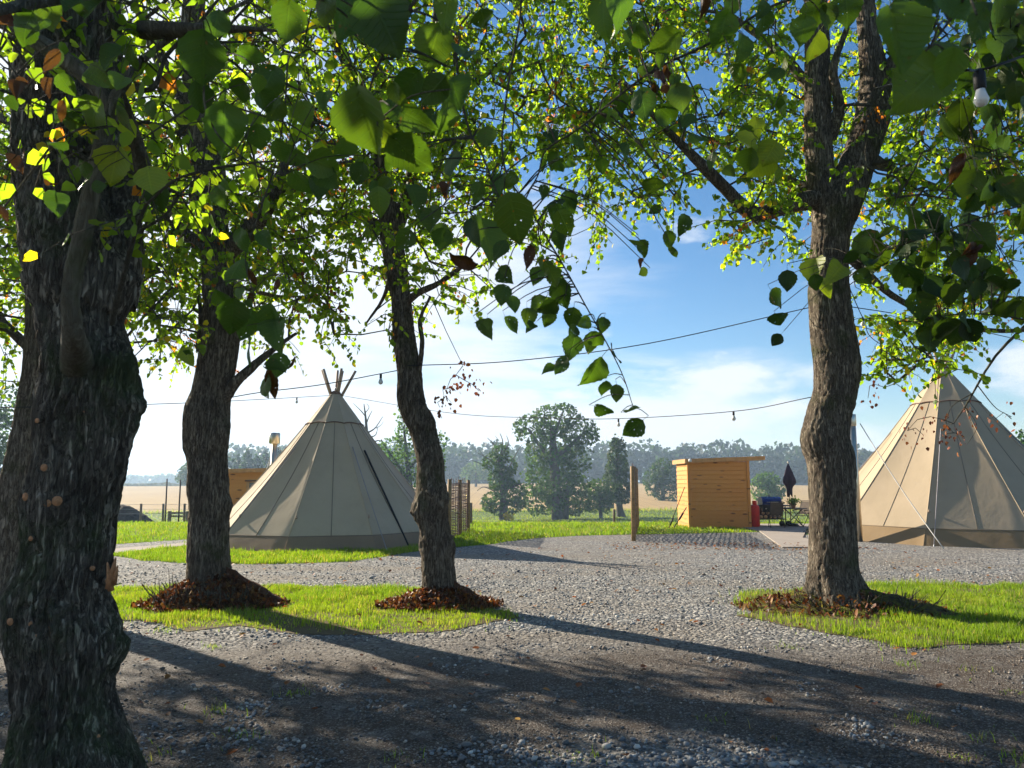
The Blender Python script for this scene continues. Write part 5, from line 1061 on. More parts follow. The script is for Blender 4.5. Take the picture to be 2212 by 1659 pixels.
# ---- tree C: crooked trunk right of the tipi
bC = gp(950, 1306); YC = bC.y
tC = thing('lime_tree', (bC.x, bC.y, 0), 'lime tree with a crooked burred trunk and a fringe of red-brown leaves at its foot', 'tree', 'avenue of lime trees')
rowsC = [(958, 1335, 115), (950, 1290, 96), (945, 1200, 86), (937, 1130, 80), (928, 1080, 76), (930, 1000, 72), (912, 930, 70), (890, 870, 76), (884, 800, 66), (871, 720, 62), (866, 650, 55), (856, 580, 62), (846, 520, 60), (836, 440, 52), (820, 340, 46), (795, 250, 40), (755, 150, 32), (715, 50, 26), (690, -80, 20), (670, -250, 10)]
rowsC = [(x, y, w * .80) for x, y, w in rowsC]
V, F, pC = stem_geo(rowsC, YC, 360, 105, 4, 0.014, [(898, 1108, -.05, .15, .09), (962, 1075, -.1, .17, .10), (945, 905, 0, .13, .06), (925, 1060, -.25, .10, .05), (980, 1180, 0, .12, .05), (900, 1180, 0, .12, .04)], flare=0.45, low=0.06); m = MB(); m.add(V, F); m.build('trunk', M['bark_grey'], tC)
skC = [tuple(p[:3]) for p in pC[170::14]]
for i, (lr, yo) in enumerate([([(845, 520, 40), (880, 420, 30), (905, 300, 26), (930, 160, 22), (945, 0, 16), (950, -200, 9)], [0, .2, .4, .5, .6, .7]), ([(870, 660, 20), (900, 635, 16), (950, 610, 12), (1020, 560, 8)], [0, -.2, -.4, -.6]), ([(846, 500, 26), (780, 470, 18), (700, 460, 14), (640, 450, 9)], [0, .4, .8, 1.1]), ([(905, 800, 13), (912, 740, 11), (908, 690, 9), (930, 640, 6)], [-.1, -.2, -.2, -.2]), ([(910, 290, 18), (1000, 200, 14), (1090, 130, 9), (1150, 60, 6)], [.4, .2, -.2, -.4]), ([(850, 560, 16), (830, 640, 8), (790, 700, 5)], [0, .6, 1.0])]):
    skC += limb(tC, lr, YC, 60 + i, yoff=yo)
crown(tC, skC, (bC.x + .1, YC + .2, 6.5, 3.0, 2.5, 4.2), 640, 202, shade=sunlane, extra=fill([(900, 1210, -40, 560, 70), (640, 900, -40, 500, 20)], 8.6, 11.2, 61))
seed_clusters(tC, [tuple(at(x, y, YC - .3)) for x, y in [(965, 840), (985, 810), (960, 860), (1000, 790), (950, 880), (1020, 830), (1035, 845), (975, 870), (985, 845), (700, 640), (680, 660), (640, 650), (740, 660), (720, 620), (655, 600)]], 5, [tuple(at(935, 650, YC - .2)), tuple(at(780, 480, YC + .4)), tuple(at(640, 460, YC + 1.0)), tuple(at(700, 470, YC + .8))])
mound(tC, (bC.x + .08, bC.y - .05), 0.58, 0.42, 0.32, M['mulch'], 2); litter_on(tC, (bC.x, bC.y - .12), .72, 0.46, 0.26, 2400, 3); shoots(tC, (bC.x, bC.y - .1), .5, .35, 50, 4, .15)

# ---- tree D: forked trunk on the right
bD = gp(1808, 1310); YD = bD.y
tD = thing('lime_tree', (bD.x, bD.y, 0), 'lime tree with a stout forked trunk and mossy roots beside the tan tipi', 'tree', 'avenue of lime trees')
rowsD = [(1815, 1345, 175), (1808, 1300, 152), (1802, 1250, 130), (1800, 1200, 118), (1798, 1100, 112), (1795, 1000, 114), (1784, 950, 114), (1790, 900, 108), (1804, 850, 104), (1806, 780, 108), (1797, 700, 104), (1790, 620, 95), (1790, 560, 90), (1796, 500, 94), (1808, 450, 112), (1838, 390, 92), (1860, 330, 84), (1884, 250, 84), (1890, 180, 74), (1876, 80, 50), (1868, 0, 45), (1860, -150, 38), (1850, -330, 20)]
rowsD = [(x, y, w * .86) for x, y, w in rowsD]
V, F, pD = stem_geo(rowsD, YD, 370, 120, 6, 0.013, [(1740, 960, 0, .2, .02), (1850, 800, 0, .2, .02), (1760, 780, -.1, .1, .015)], flare=0.8, fl=0.6); m = MB(); m.add(V, F)
rowsD2 = [(1806, 480, 76), (1782, 430, 68), (1772, 370, 60), (1768, 300, 57), (1766, 200, 54), (1765, 100, 50), (1760, -50, 44), (1752, -250, 25)]
V, F, pD2 = stem_geo(rowsD2, YD, 130, 64, 7, 0.014); m.add(V, F); m.build('trunk', M['bark_grey'], tD)
skD = [tuple(p[:3]) for p in pD[200::12]] + [tuple(p[:3]) for p in pD2[20::10]]
for i, (lr, yo) in enumerate([([(1790, 425, 46), (1740, 434, 42), (1690, 446, 37), (1640, 464, 36), (1602, 445, 33), (1572, 412, 27), (1532, 372, 27), (1490, 330, 21), (1430, 270, 14), (1350, 180, 8)], [0, -.1, -.2, -.3, -.4, -.5, -.6, -.7, -.9, -1.0]), ([(1775, 420, 34), (1720, 400, 26), (1660, 370, 20), (1600, 330, 14), (1540, 300, 8)], [0, .3, .6, .9, 1.2]), ([(1895, 200, 44), (1935, 130, 34), (1975, 70, 26), (2030, -20, 18)], [0, -.2, -.3, -.4]), ([(1790, 300, 34), (1812, 230, 24), (1800, 150, 18), (1830, 60, 12)], [0, -.2, -.3, -.4]), ([(1860, 330, 26), (1960, 380, 16), (2080, 420, 12), (2200, 430, 8)], [.1, .6, 1.0, 1.5]), ([(1766, 210, 26), (1680, 110, 18), (1560, 20, 12)], [0, .3, .6]), ([(1840, 560, 22), (1930, 640, 14), (2060, 700, 12), (2180, 715, 10), (2320, 700, 7)], [.1, .5, .6, .6, .6]), ([(2060, 700, 10), (1990, 780, 7), (1930, 830, 4)], [.6, .5, .4])]):
    skD += limb(tD, lr, YD, 80 + i, yoff=yo, nring=34)
crown(tD, skD, (bD.x + .3, YD + .2, 6.4, 4.3, 2.6, 4.3), 900, 203, yel=0.05, shade=sunlane, extra=fill([(1190, 1720, -40, 440, 165), (1500, 1740, 380, 600, 40), (1900, 2260, -20, 760, 110), (1870, 2100, 660, 850, 60)], 8.6, 11.4, 62), front=(rowsD, YD), front2=(rowsD2, YD))
# low bough over the tan tipi, with bare twigs and bracts
m = MB()
for lr in ([(2230, 690, 9), (2150, 770, 6), (2090, 870, 4), (2060, 915, 2)], [(2110, 830, 3), (2150, 880, 2), (2185, 900, 1.2)], [(2100, 850, 3), (2055, 880, 2), (2040, 930, 1.2)], [(2085, 880, 2.5), (2110, 920, 1.6), (2090, 960, 1)], [(2230, 690, 7), (2120, 640, 6), (1980, 600, 4)]):
    pp_ = np.array([[*at(x, y, YD + .5), pxw(w / 2, x, y, YD)] for x, y, w in lr]); s_ = smooth_path(pp_, 10); m.tube(s_[:, :3], s_[:, 3], 5)
m.build('bare_twigs', M['bark_smooth'], tD)
seed_clusters(tD, [tuple(at(x, y, YD + .5)) for x, y in [(2050, 920), (2060, 935), (2040, 945), (2090, 890), (2185, 905), (2105, 925), (2075, 955), (2150, 905), (2010, 900), (1960, 930), (1995, 940), (1875, 860), (1890, 830)]], 6, [tuple(at(2090, 870, YD + .5)), tuple(at(2060, 915, YD + .5)), tuple(at(1930, 830, YD + .4)), tuple(at(2185, 900, YD + .5))])
mound(tD, (bD.x + .05, bD.y - .10), 1.35, 0.85, 0.27, M['moss_earth'], 3, 'mossy_root_mound'); litter_on(tD, (bD.x, bD.y - .15), 1.2, .75, .25, 900, 8); shoots(tD, (bD.x + .2, bD.y - .25), .85, .5, 110, 9, .25)
gr_ = np.random.default_rng(90); a_ = gr_.uniform(0, 6.28, 1500); f_ = gr_.uniform(.72, 1.15, 1500)

# ---- tree E: trunk half hidden at the left edge
bE = gp(4, 1296); YE = bE.y
tE = thing('lime_tree', (bE.x, bE.y, 0), 'slender brown-barked lime tree half hidden behind the burred trunk', 'tree', 'avenue of lime trees')
rowsE = [(0, 1330, 95), (4, 1280, 76), (12, 1200, 72), (22, 1120, 68), (40, 1030, 66), (60, 930, 62), (75, 830, 56), (85, 700, 52), (80, 560, 48), (60, 380, 42), (40, 180, 34), (20, -50, 22), (0, -250, 10)]
V, F, pE = stem_geo(rowsE, YE, 200, 64, 8, 0.014, flare=.4); m = MB(); m.add(V, F); m.build('trunk', M['bark_grey'], tE)
skE = [tuple(p[:3]) for p in pE[90::10]]
for i, (lr, yo) in enumerate([([(70, 760, 24), (0, 690, 18), (-90, 600, 12), (-200, 500, 8)], [0, .2, .4, .6]), ([(80, 640, 24), (180, 560, 18), (280, 520, 12), (350, 560, 7)], [0, .6, 1.2, 1.6]), ([(60, 400, 24), (180, 280, 18), (300, 180, 12)], [0, .4, .9]), ([(50, 300, 24), (-80, 160, 18), (-200, 40, 12)], [0, -.2, -.4])]):
    skE += limb(tE, lr, YE, 100 + i, yoff=yo)
rE = np.random.default_rng(44); exE = []  # added sprays, set back along the sun ray to shade the near ground
while len(exE) < 620:
    q = np.array((rE.uniform(-3.6, 5.5), rE.uniform(1.5, 6.3), 0.0)); h = rE.uniform(3.4, 7.4); P_ = q + np.array(SUN_DIR) * (h / SUN_DIR.z)
    if np.hypot(P_[0] - bE.x, P_[1] - bE.y) < 3.7 and fbm(q[None] * np.array((.5, 1.1, 1)), 91, 2)[0] > -.35: exE.append(tuple(P_))
crown(tE, skE, (bE.x - .2, YE + .6, 6.0, 3.4, 2.6, 4.0), 560, 204, shade=sunlane, extra=exE)
# ---- tree A: massive burred trunk on the left
YA = 3.95; bA = Vector((at(150, 1600, YA).x, YA, 0))
tA = thing('lime_tree', tuple(bA), 'massive dark mossy lime trunk dotted with orange pruning cuts', 'tree', 'avenue of lime trees')
rowsA = [(150, 1760, 400), (152, 1690, 330), (142, 1600, 268), (136, 1500, 222), (138, 1400, 240), (124, 1300, 238), (145, 1200, 208), (152, 1100, 204), (168, 1000, 212), (176, 900, 226), (184, 800, 216), (170, 700, 196), (172, 640, 222), (160, 560, 236), (136, 450, 214), (122, 350, 200), (120, 200, 190), (130, 50, 184), (140, -100, 170), (150, -320, 150), (150, -600, 110)]
brA = [(262, 1395, -.02, .12, .07), (280, 880, 0, .16, .06), (300, 600, 0, .13, .09), (25, 1330, -.05, .15, .05), (95, 1360, -.25, .13, .04), (50, 1090, -.1, .12, .03), (110, 1085, -.28, .12, .035), (250, 780, -.1, .12, .05), (60, 640, 0, .15, .05), (200, 870, -.28, .14, .03), (262, 1000, 0, .14, .02)]
rowsA = [(x + 5, y, w * 0.87) for x, y, w in rowsA]
V, F, pA = stem_geo(rowsA, YA, 500, 190, 11, 0.022, brA, low=0.05, fr=9); m = MB(); m.add(V, F)
V, F, pA2 = stem_geo([(215, 640, 150), (250, 560, 116), (258, 470, 88), (248, 330, 78), (238, 170, 60), (232, 0, 50), (226, -250, 34)], YA, 160, 64, 12, 0.012, yoff=[.1, .15, .2, .3, .4, .5, .6]); m.add(V, F); trA = m.build('trunk', M['bark_mossy'], tA)
skA = [tuple(p[:3]) for p in pA[350::10]] + [tuple(p[:3]) for p in pA2[70::10]]
skA += limb(tA, [(170, 830, 70), (166, 775, 66), (158, 720, 46), (152, 650, 38), (160, 580, 38), (178, 510, 40), (196, 420, 38), (216, 330, 34), (238, 250, 32), (262, 190, 26), (310, 130, 16), (390, 70, 12), (520, 10, 9), (650, -60, 7)], 3.55, 130, 60, 20, .004, 'bark_young', [.42, .14, -.10, -.16, -.18, -.2, -.2, -.2, -.2, -.2, -.15, -.1, 0, .1])
skA += limb(tA, [(240, 235, 30), (190, 168, 37), (110, 108, 38), (40, 66, 34), (-60, 10, 28), (-200, -80, 20)], 3.35, 131, 40, 18, .004, 'bark_young')
skA += limb(tA, [(262, 190, 18), (330, 190, 12), (360, 120, 10), (420, 60, 8), (470, 0, 7), (520, -80, 5)], 3.4, 132, 30, 10, .003, 'bark_smooth')
skA += limb(tA, [(240, 700, 14), (300, 480, 9), (340, 420, 7), (400, 380, 6), (560, 350, 5), (760, 350, 4)], 3.6, 133, 30, 8, .002, 'bark_smooth', [.1, -.3, -.4, -.5, -.6, -.7])
# pruning cuts: short pale stubs on the bark
cen = pA[:, :3]; radA = pA[:, 3]
for (x, y, s, el) in [(262, 803, 11, 1.9), (245, 776, 6, 1.3), (200, 870, 8, 1), (184, 885, 7, 1), (85, 909, 6, 1.3), (99, 1010, 9, 1), (60, 1073, 10, 1.3), (38, 1079, 7, 1.3), (126, 1082, 12, 1), (106, 1087, 9, 1), (71, 1163, 6, 1), (27, 1342, 9, 1), (67, 1346, 7, 1), (120, 1340, 8, 1), (109, 1360, 9, 1), (83, 1375, 7, 1), (199, 1227, 6, 1), (232, 1253, 9, 1.2), (210, 1590, 6, 1), (295, 1595, 8, 1)]:
    ry_ = ray(x, y); best = None
    for tt in np.linspace(3.2, 4.1, 91):
        p = np.array((ry_.x, ry_.y, ry_.z)) * (tt / ry_.y) + np.array((0, 0, CAM_H)); i = int(np.argmin(np.abs(cen[:, 2] - p[2]))); d = np.hypot(*(p - cen[i])[:2])
        if d < radA[i] * 1.03: best = (p, i); break
    if best is None: continue
    p, i = best; nrm = (p - cen[i]) * np.array((1, 1, 0)); nrm /= np.linalg.norm(nrm); nrm = nrm * 0.8 + np.array((0, -0.5, 0)); nrm /= np.linalg.norm(nrm); rad = pxw(s, x, y, 3.7); q = p - nrm * .03
    m = MB(); m.tube([q, p + nrm * .004, p + nrm * 0.012], [rad * 1.35, rad * 1.2, rad], 10); st_ = m.build('cut_stub', M['bark_mossy'], tA)
    m = MB(); m.tube([p + nrm * .010, p + nrm * .0145], [rad * .93, rad * .9], 12); m.build('cut_face', M['cut_wood'], st_)
# split snag on the right side of the trunk
for a, b, w in (((236, 1270), (250, 1205), 9), ((240, 1275), (232, 1215), 7), ((246, 1262), (254, 1222), 6)):
    m = MB(); p = at(*a, 3.75); q = at(*b, 3.70); m.tube([p, (p + q) / 2, q], [pxw(w, 240, 1240, 3.7), pxw(w * .8, 240, 1240, 3.7), .004], 5); m.build('split_snag', M['cut_wood'], tA)
rA = np.random.default_rng(15); exA = []
for (x0, x1, y0, y1, n) in [(-60, 260, -60, 330, 22), (240, 560, -60, 420, 26), (260, 460, 380, 520, 5), (540, 760, -60, 220, 8)]:
    for _ in range(n): exA.append(tuple(at(rA.uniform(x0, x1), rA.uniform(y0, y1), rA.uniform(3.0, 4.9))))
crown(tA, skA, (bA.x, YA + .3, 6.6, 2.6, 2.4, 2.2), 160, 205, per=15, extra=exA, keep=False, zmin=4.9, brn=.01, brc=.012)

# ================================================================== the big near leaves
def leaf_mesh(name, seed):
    r = np.random.default_rng(seed); nr, nc = 15, 5; V = []; UV = []
    cup = r.uniform(-.15, .55); curl = r.uniform(-.25, .5); skew = r.uniform(-.12, .12); wv = r.uniform(.03, .09); fat = r.uniform(.82, 1.08)
    for i in range(nr):
        t_ = i / (nr - 1); w = 0.5 * min(1, (t_ / .26) ** .45) * (1 - max(0, (t_ - .26) / .74) ** 1.75) if 0 < t_ < 1 else 0.0
        w *= fat * (1 + (0.05 if i % 2 else -0.04))
        for j in range(nc):
            u = -1 + 2 * j / (nc - 1); x = u * w * (1 + skew * u) ; notch = 0.13 * (abs(u) ** 1.2) * max(0, 1 - t_ * 3.0)
            z = -(t_ - notch); y = -cup * abs(u) * w * 1.3 + curl * t_ * t_ * .8 + wv * math.sin(6 * t_ + u * 2.5 + seed) * (.3 + abs(u))
            V.append((x, y, z)); UV.append((u * max(w, .01) * 1.0, t_))
    F = [(i * nc + j, i * nc + j + 1, (i + 1) * nc + j + 1, (i + 1) * nc + j) for i in range(nr - 1) for j in range(nc - 1)]
    n0 = len(V); pw = .010
    for k in range(4):
        f = k / 3.0
        for q in range(3): V.append((pw * math.cos(q * 2.1), pw * math.sin(q * 2.1) - .10 * f * f, .42 * f - .02)); UV.append((0, 0))
    for k in range(3):
        for q in range(3): F.append((n0 + k * 3 + q, n0 + k * 3 + (q + 1) % 3, n0 + (k + 1) * 3 + (q + 1) % 3, n0 + (k + 1) * 3 + q))
    me = bpy.data.meshes.new(name); me.from_pydata(V, [], F); me.update(); uvl = me.uv_layers.new(name='UVMap')
    for l in me.loops: uvl.data[l.index].uv = UV[l.vertex_index]
    a = me.color_attributes.new('tint', 'FLOAT_COLOR', 'POINT'); a.data.foreach_set('color', np.ones(len(V) * 4, np.float32)); me.polygons.foreach_set('use_smooth', [True] * len(F)); me.materials.append(M['lime_leaf_near']); return me
LEAFM = [leaf_mesh('lime_leaf_shape', s) for s in range(12)]
rn = np.random.default_rng(17)
def near_branch(o, path, leaves, seed, thick=6.0, pre=None, brown=0.03, dark=1.0, tilt=0.55):
    """path: (view x, view y, Y); leaves: (view x, view y, view size[, colour])"""
    r = np.random.default_rng(seed); P = np.array([tuple(at(x, y, Y)) for x, y, Y in path])
    if pre is not None: P = np.vstack([np.array(pre), P])
    Rr = np.linspace(1, .28, len(P)) * thick / 1000.0
    if pre is not None: Rr[: len(pre)] = np.linspace(.05, thick / 1000.0 * 1.1, len(pre))
    S = smooth_path(np.c_[P, Rr], 12 * len(P)); m = MB(); m.tube(S[:, :3], S[:, 3], 7)
    tw = []; place = []; more = [(l[0] + r.normal(0, .55) * l[2], l[1] + r.normal(0, .5) * l[2], l[2] * r.uniform(.5, .85)) for l in leaves if r.random() < .55]; leaves = list(leaves) + more
    for lf in leaves:
        x, y, s = lf[:3]; s = s * (.92 if s > 80 else 1.05); kind = lf[3] if len(lf) > 3 else None
        i0 = 0 if pre is None else 12 * (len(pre) - 1)
        q = proj(S[i0:, :3]); i = i0 + int(np.argmin(np.hypot(q[:, 0] - x, q[:, 1] - y + s * .4))); n0 = S[i, :3]
        Yl = max(0.45, n0[1] + r.uniform(-.22, .22)); size = pxw(s, x, y, Yl); c = np.array(at(x, y, Yl))
        roll = r.normal(0, .55) if kind != 'brown' else r.normal(0, .3); Mx = Matrix.Rotation(roll, 3, 'Y') @ Matrix.Rotation(r.normal(0, tilt), 3, 'Z') @ Matrix.Rotation(r.normal(.15, .5), 3, 'X')
        b = c - np.array(Mx @ Vector((0, 0, -.5))) * size; tip = b + np.array(Mx @ Vector((0, -.10, .42))) * size; place.append((b, Mx, size, kind)); tw.append((n0, tip, size, i))
    for n0, tip, size, i in tw:
        mid = (n0 + tip) / 2 + np.array((0, 0, .10 * np.linalg.norm(tip - n0))); s2 = smooth_path(np.array([n0, mid, tip]), 7); m.tube(s2, np.linspace(min(S[i, 3], .0030), .0013, 7), 4, False)
    br = m.build('branch', M['bark_smooth'], o); base = np.array(parent_world(o))
    for b, Mx, size, kind in place:
        lo = bpy.data.objects.new('leaf', LEAFM[r.integers(0, len(LEAFM))]); col.objects.link(lo); lo.parent = br; lo.location = b - base; lo.rotation_euler = Mx.to_euler(); sc = size
        lo.scale = (sc * r.uniform(.88, 1.05), sc, sc)
        g = np.array(GREEN[r.integers(0, 4)]) * r.uniform(.6, 1.05) * dark  # near leaf colour lowered to stand in for shade under the boughs
        if kind == 'yellow': g = np.array((.20, .235, .02))
        if kind == 'brown' or (kind is None and r.random() < brown): g = np.array((.075, .028, .015)); lo.scale = (sc * .42, sc * 1.3, sc * .8)
        lo.color = (*g, 1)
    return br
# the overhanging tree stands behind the viewer; its boughs reach forward over the yard
fb = Vector((1.9, -2.1, 0)); tF = thing('lime_tree', tuple(fb), 'lime tree whose large near leaves hang down across the top of the view', 'tree', 'avenue of lime trees')
V, F, P4 = None, None, None
m = MB(); pF = smooth_path(np.array([(1.9, -2.1, -.2, .46), (1.88, -2.1, .4, .34), (1.92, -2.1, 1.6, .30), (1.86, -2.05, 2.8, .30), (1.95, -2.0, 4.2, .24), (1.9, -2.0, 6.0, .15)]), 40); m.tube(pF[:, :3], pF[:, 3], 24); m.build('trunk', M['bark_grey'], tF)
PRE = lambda *mid: [(1.9, -2.0, 3.6)] + list(mid)
near_branch(tF, [(1080, -260, 1.25), (940, -60, 1.30), (860, 60, 1.32), (800, 190, 1.34), (815, 300, 1.34)],
    [(745, 40, 125), (835, 65, 145), (795, 272, 150), (890, 340, 112), (872, 190, 92), (932, 110, 100), (962, 30, 92), (905, 262, 75), (985, 205, 82), (620, 52, 76), (700, 20, 60), (1005, 120, 60), (840, 300, 80, 'yellow'), (960, 260, 70), (930, 200, 80)], 301, 6, PRE((1.4, -.6, 3.2), (.7, .6, 2.9)))
near_branch(tF, [(980, -120, 1.9), (985, 120, 1.95), (1010, 270, 2.0), (1040, 330, 2.0), (1075, 420, 2.0), (1120, 520, 2.05)],
    [(1060, 520, 112), (1112, 482, 118), (1140, 565, 60), (1012, 562, 72), (1020, 500, 60), (930, 480, 60), (965, 420, 56), (900, 430, 62), (1075, 400, 50), (1095, 600, 44), (1030, 420, 46), (975, 360, 60), (1050, 300, 44), (1085, 640, 42), (870, 520, 46), (820, 440, 58), (955, 520, 44)], 302, 6, PRE((1.2, -.4, 3.4), (.5, 1.0, 3.1)))
near_branch(tF, [(1180, -200, 2.35), (1120, 60, 2.4), (1085, 330, 2.4), (1150, 460, 2.4), (1215, 570, 2.4), (1265, 660, 2.4), (1310, 740, 2.4), (1345, 810, 2.42), (1368, 880, 2.42)],
    [(1195, 600, 46), (1222, 488, 62), (1200, 442, 50), (1232, 440, 46), (1105, 705, 40), (1160, 660, 50), (1215, 640, 62), (1235, 692, 46), (1235, 752, 56), (1276, 742, 46), (1280, 808, 66), (1210, 792, 40), (1306, 842, 32), (1332, 852, 34), (1332, 772, 30), (1369, 886, 34), (1364, 928, 50), (1050, 712, 44), (1160, 600, 40), (1180, 690, 36), (1140, 690, 40), (1260, 700, 30), (1195, 350, 34), (1225, 352, 30), (1210, 520, 44), (1180, 660, 44)], 303, 5, PRE((1.3, .0, 3.6), (.7, 1.4, 3.5)))
near_branch(tF, [(2010, -160, 2.2), (1830, -40, 2.2), (1676, 10, 2.2), (1540, 90, 2.2), (1400, 160, 2.2), (1254, 275, 2.25), (1180, 325, 2.3), (1159, 385, 2.3), (1110, 455, 2.3)],
    [(1300, 42, 92), (1346, 20, 110), (1380, 92, 66), (1432, 95, 66), (1560, 72, 82), (1602, 110, 62), (1690, 150, 42, 'yellow'), (1756, 106, 58, 'yellow'), (1745, 48, 84), (1830, 22, 62), (1390, 232, 70), (1442, 250, 52), (1480, 262, 46), (1410, 408, 46), (1385, 540, 36), (1385, 572, 28), (1445, 520, 36), (1475, 488, 42), (1430, 172, 66, 'brown'), (1402, 205, 50, 'brown'), (1450, 200, 46, 'brown'), (1515, 20, 60, 'brown'), (1290, 250, 46), (1340, 225, 44), (1250, 310, 40), (1190, 300, 34), (1510, 300, 40), (1535, 350, 36), (1475, 215, 60), (1350, 330, 40), (1300, 360, 34), (1650, 60, 56)], 304, 7, PRE((2.0, -.6, 3.9), (1.8, .8, 3.6)))
near_branch(tF, [(2230, -260, .95), (2130, -60, .98), (2040, 60, 1.0), (2000, 110, 1.0)], [(1935, 95, 150), (1985, 185, 150), (2035, 120, 120), (2060, 20, 90), (1960, 10, 90), (2110, 60, 60)], 305, 5, PRE((2.0, -1.0, 3.2), (1.5, .1, 2.8)), tilt=.2)
near_branch(tF, [(1830, -120, 2.7), (1720, 120, 2.7), (1665, 250, 2.7), (1640, 320, 2.7)], [(1640, 358, 66, 'yellow'), (1612, 318, 58, 'yellow'), (1660, 335, 52, 'yellow'), (1600, 290, 44), (1690, 230, 40), (1635, 280, 44, 'yellow'), (1672, 380, 34)], 306, 4, PRE((2.1, .2, 4.2), (1.9, 1.5, 4.1)))
RD = np.random.default_rng(55)
def rnd(n, x0, x1, y0, y1, s0, s1): return [(RD.uniform(x0, x1), RD.uniform(y0, y1), RD.uniform(s0, s1)) for _ in range(n)]
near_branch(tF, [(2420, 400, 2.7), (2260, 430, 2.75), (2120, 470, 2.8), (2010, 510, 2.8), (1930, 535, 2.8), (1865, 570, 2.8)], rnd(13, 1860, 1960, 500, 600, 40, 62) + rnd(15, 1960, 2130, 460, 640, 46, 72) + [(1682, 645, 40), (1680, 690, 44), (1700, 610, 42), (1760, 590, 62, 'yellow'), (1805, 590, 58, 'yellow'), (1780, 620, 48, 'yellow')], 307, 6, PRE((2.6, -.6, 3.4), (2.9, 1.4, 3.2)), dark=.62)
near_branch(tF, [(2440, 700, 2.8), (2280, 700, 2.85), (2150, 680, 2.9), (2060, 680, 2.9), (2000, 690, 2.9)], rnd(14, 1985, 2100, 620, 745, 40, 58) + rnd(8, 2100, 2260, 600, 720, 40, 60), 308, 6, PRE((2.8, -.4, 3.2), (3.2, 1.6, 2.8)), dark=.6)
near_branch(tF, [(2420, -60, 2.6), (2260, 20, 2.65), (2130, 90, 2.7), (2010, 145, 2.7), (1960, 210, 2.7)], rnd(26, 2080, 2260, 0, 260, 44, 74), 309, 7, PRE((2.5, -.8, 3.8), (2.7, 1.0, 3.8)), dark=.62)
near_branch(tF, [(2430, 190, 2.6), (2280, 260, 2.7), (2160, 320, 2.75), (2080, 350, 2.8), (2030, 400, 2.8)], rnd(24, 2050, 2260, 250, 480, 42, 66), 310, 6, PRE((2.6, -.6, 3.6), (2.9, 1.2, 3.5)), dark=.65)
# boughs of the burred tree
near_branch(tA, [(650, -160, 2.0), (560, -20, 2.0), (470, 90, 2.05), (440, 200, 2.1), (470, 290, 2.1), (540, 350, 2.1), (610, 380, 2.1)], [(440, 132, 112), (490, 286, 112), (575, 182, 82), (592, 242, 52), (430, 212, 62), (465, 60, 62), (545, 120, 50), (600, 120, 44), (655, 400, 60), (690, 402, 62), (700, 355, 66), (740, 325, 56), (640, 340, 54), (605, 330, 46), (480, 430, 46), (560, 300, 50), (520, 200, 50), (660, 250, 50), (700, 220, 44)], 320, 6, [(-2.0, 3.6, 4.2), (-1.2, 2.6, 3.6)])
near_branch(tA, [(620, 150, 2.3), (600, 330, 2.3), (560, 460, 2.3), (530, 560, 2.3), (560, 660, 2.32), (600, 730, 2.32)], [(505, 592, 66), (500, 690, 72), (595, 722, 78), (592, 690, 58), (535, 762, 60), (602, 790, 52), (480, 640, 44), (590, 840, 74, 'brown'), (545, 605, 40, 'brown'), (596, 622, 34, 'brown'), (540, 655, 40, 'brown'), (572, 520, 40), (520, 520, 44), (630, 790, 34, 'brown')], 321, 4, [(-1.9, 3.5, 3.9), (-1.0, 2.9, 3.5)])
near_branch(tA, [(262, 190, 2.9), (230, 260, 2.9), (260, 330, 2.9), (320, 380, 2.9)], [(235, 132, 72), (200, 252, 72), (215, 168, 58), (246, 364, 88, 'yellow'), (325, 395, 72, 'yellow'), (345, 432, 58), (258, 182, 50), (185, 370, 40), (125, 440, 52), (160, 260, 40), (270, 265, 56), (300, 210, 54), (405, 772, 38, 'yellow'), (225, 490, 34, 'yellow'), (120, 310, 44), (175, 400, 36)], 322, 5, [(-1.75, 3.35, 3.0)])
near_branch(tA, [(-120, 60, 2.0), (0, 120, 2.0), (60, 220, 2.0), (40, 330, 2.0)], [(25, 40, 90), (100, 25, 80), (160, 10, 70), (40, 200, 60, 'brown'), (110, 200, 60, 'brown'), (130, 245, 46, 'brown'), (45, 360, 80, 'brown'), (10, 460, 60, 'brown'), (75, 60, 60), (200, 20, 60)], 323, 5, [(-2.0, 3.3, 4.0)])

# ---- the avenue goes on to the left, out of view: an unseen tree added to shade the near ground
gT = Vector((-12.2, 9.4, 0)); tG = thing('lime_tree', tuple(gT), 'unseen next lime tree of the avenue, added to shade the near ground', 'tree', 'avenue of lime trees')
m = MB(); pG = smooth_path(np.array([(-12.2, 9.4, -.2, .5), (-12.2, 9.4, .4, .34), (-12.1, 9.4, 2, .3), (-12.2, 9.5, 4, .27), (-12.1, 9.5, 7, .16), (-12.2, 9.5, 9, .06)]), 40); m.tube(pG[:, :3], pG[:, 3], 20); m.build('trunk', M['bark_grey'], tG)
skG = [tuple(p[:3]) for p in pG[14::3]]
for k in range(7):
    a = k * .9; p0 = pG[16 + 2 * k, :3]; e = p0 + np.array((math.cos(a) * 2.2, math.sin(a) * 2.0, 1.3)); m = MB(); s_ = smooth_path(np.array([p0, (p0 + e) / 2 + np.array((0, 0, .3)), e]), 10); m.tube(s_, np.linspace(.09, .03, 10), 7); m.build('limb', M['bark_grey'], tG); skG += [tuple(q) for q in s_[3::2]]
exG = []  # extra crown sprays placed so their shadows land on the near ground
while len(exG) < 420:
    q = np.array((rE.uniform(-4, 6), rE.uniform(.5, 6.2), 0.0)); h = rE.uniform(4.0, 9.5); P_ = q + np.array(SUN_DIR) * (h / SUN_DIR.z)
    if np.hypot(P_[0] + 12.2, P_[1] - 9.4) < 4.4 and fbm(q[None] * np.array((.5, 1.1, 1)), 92, 2)[0] > -.3: exG.append(tuple(P_))
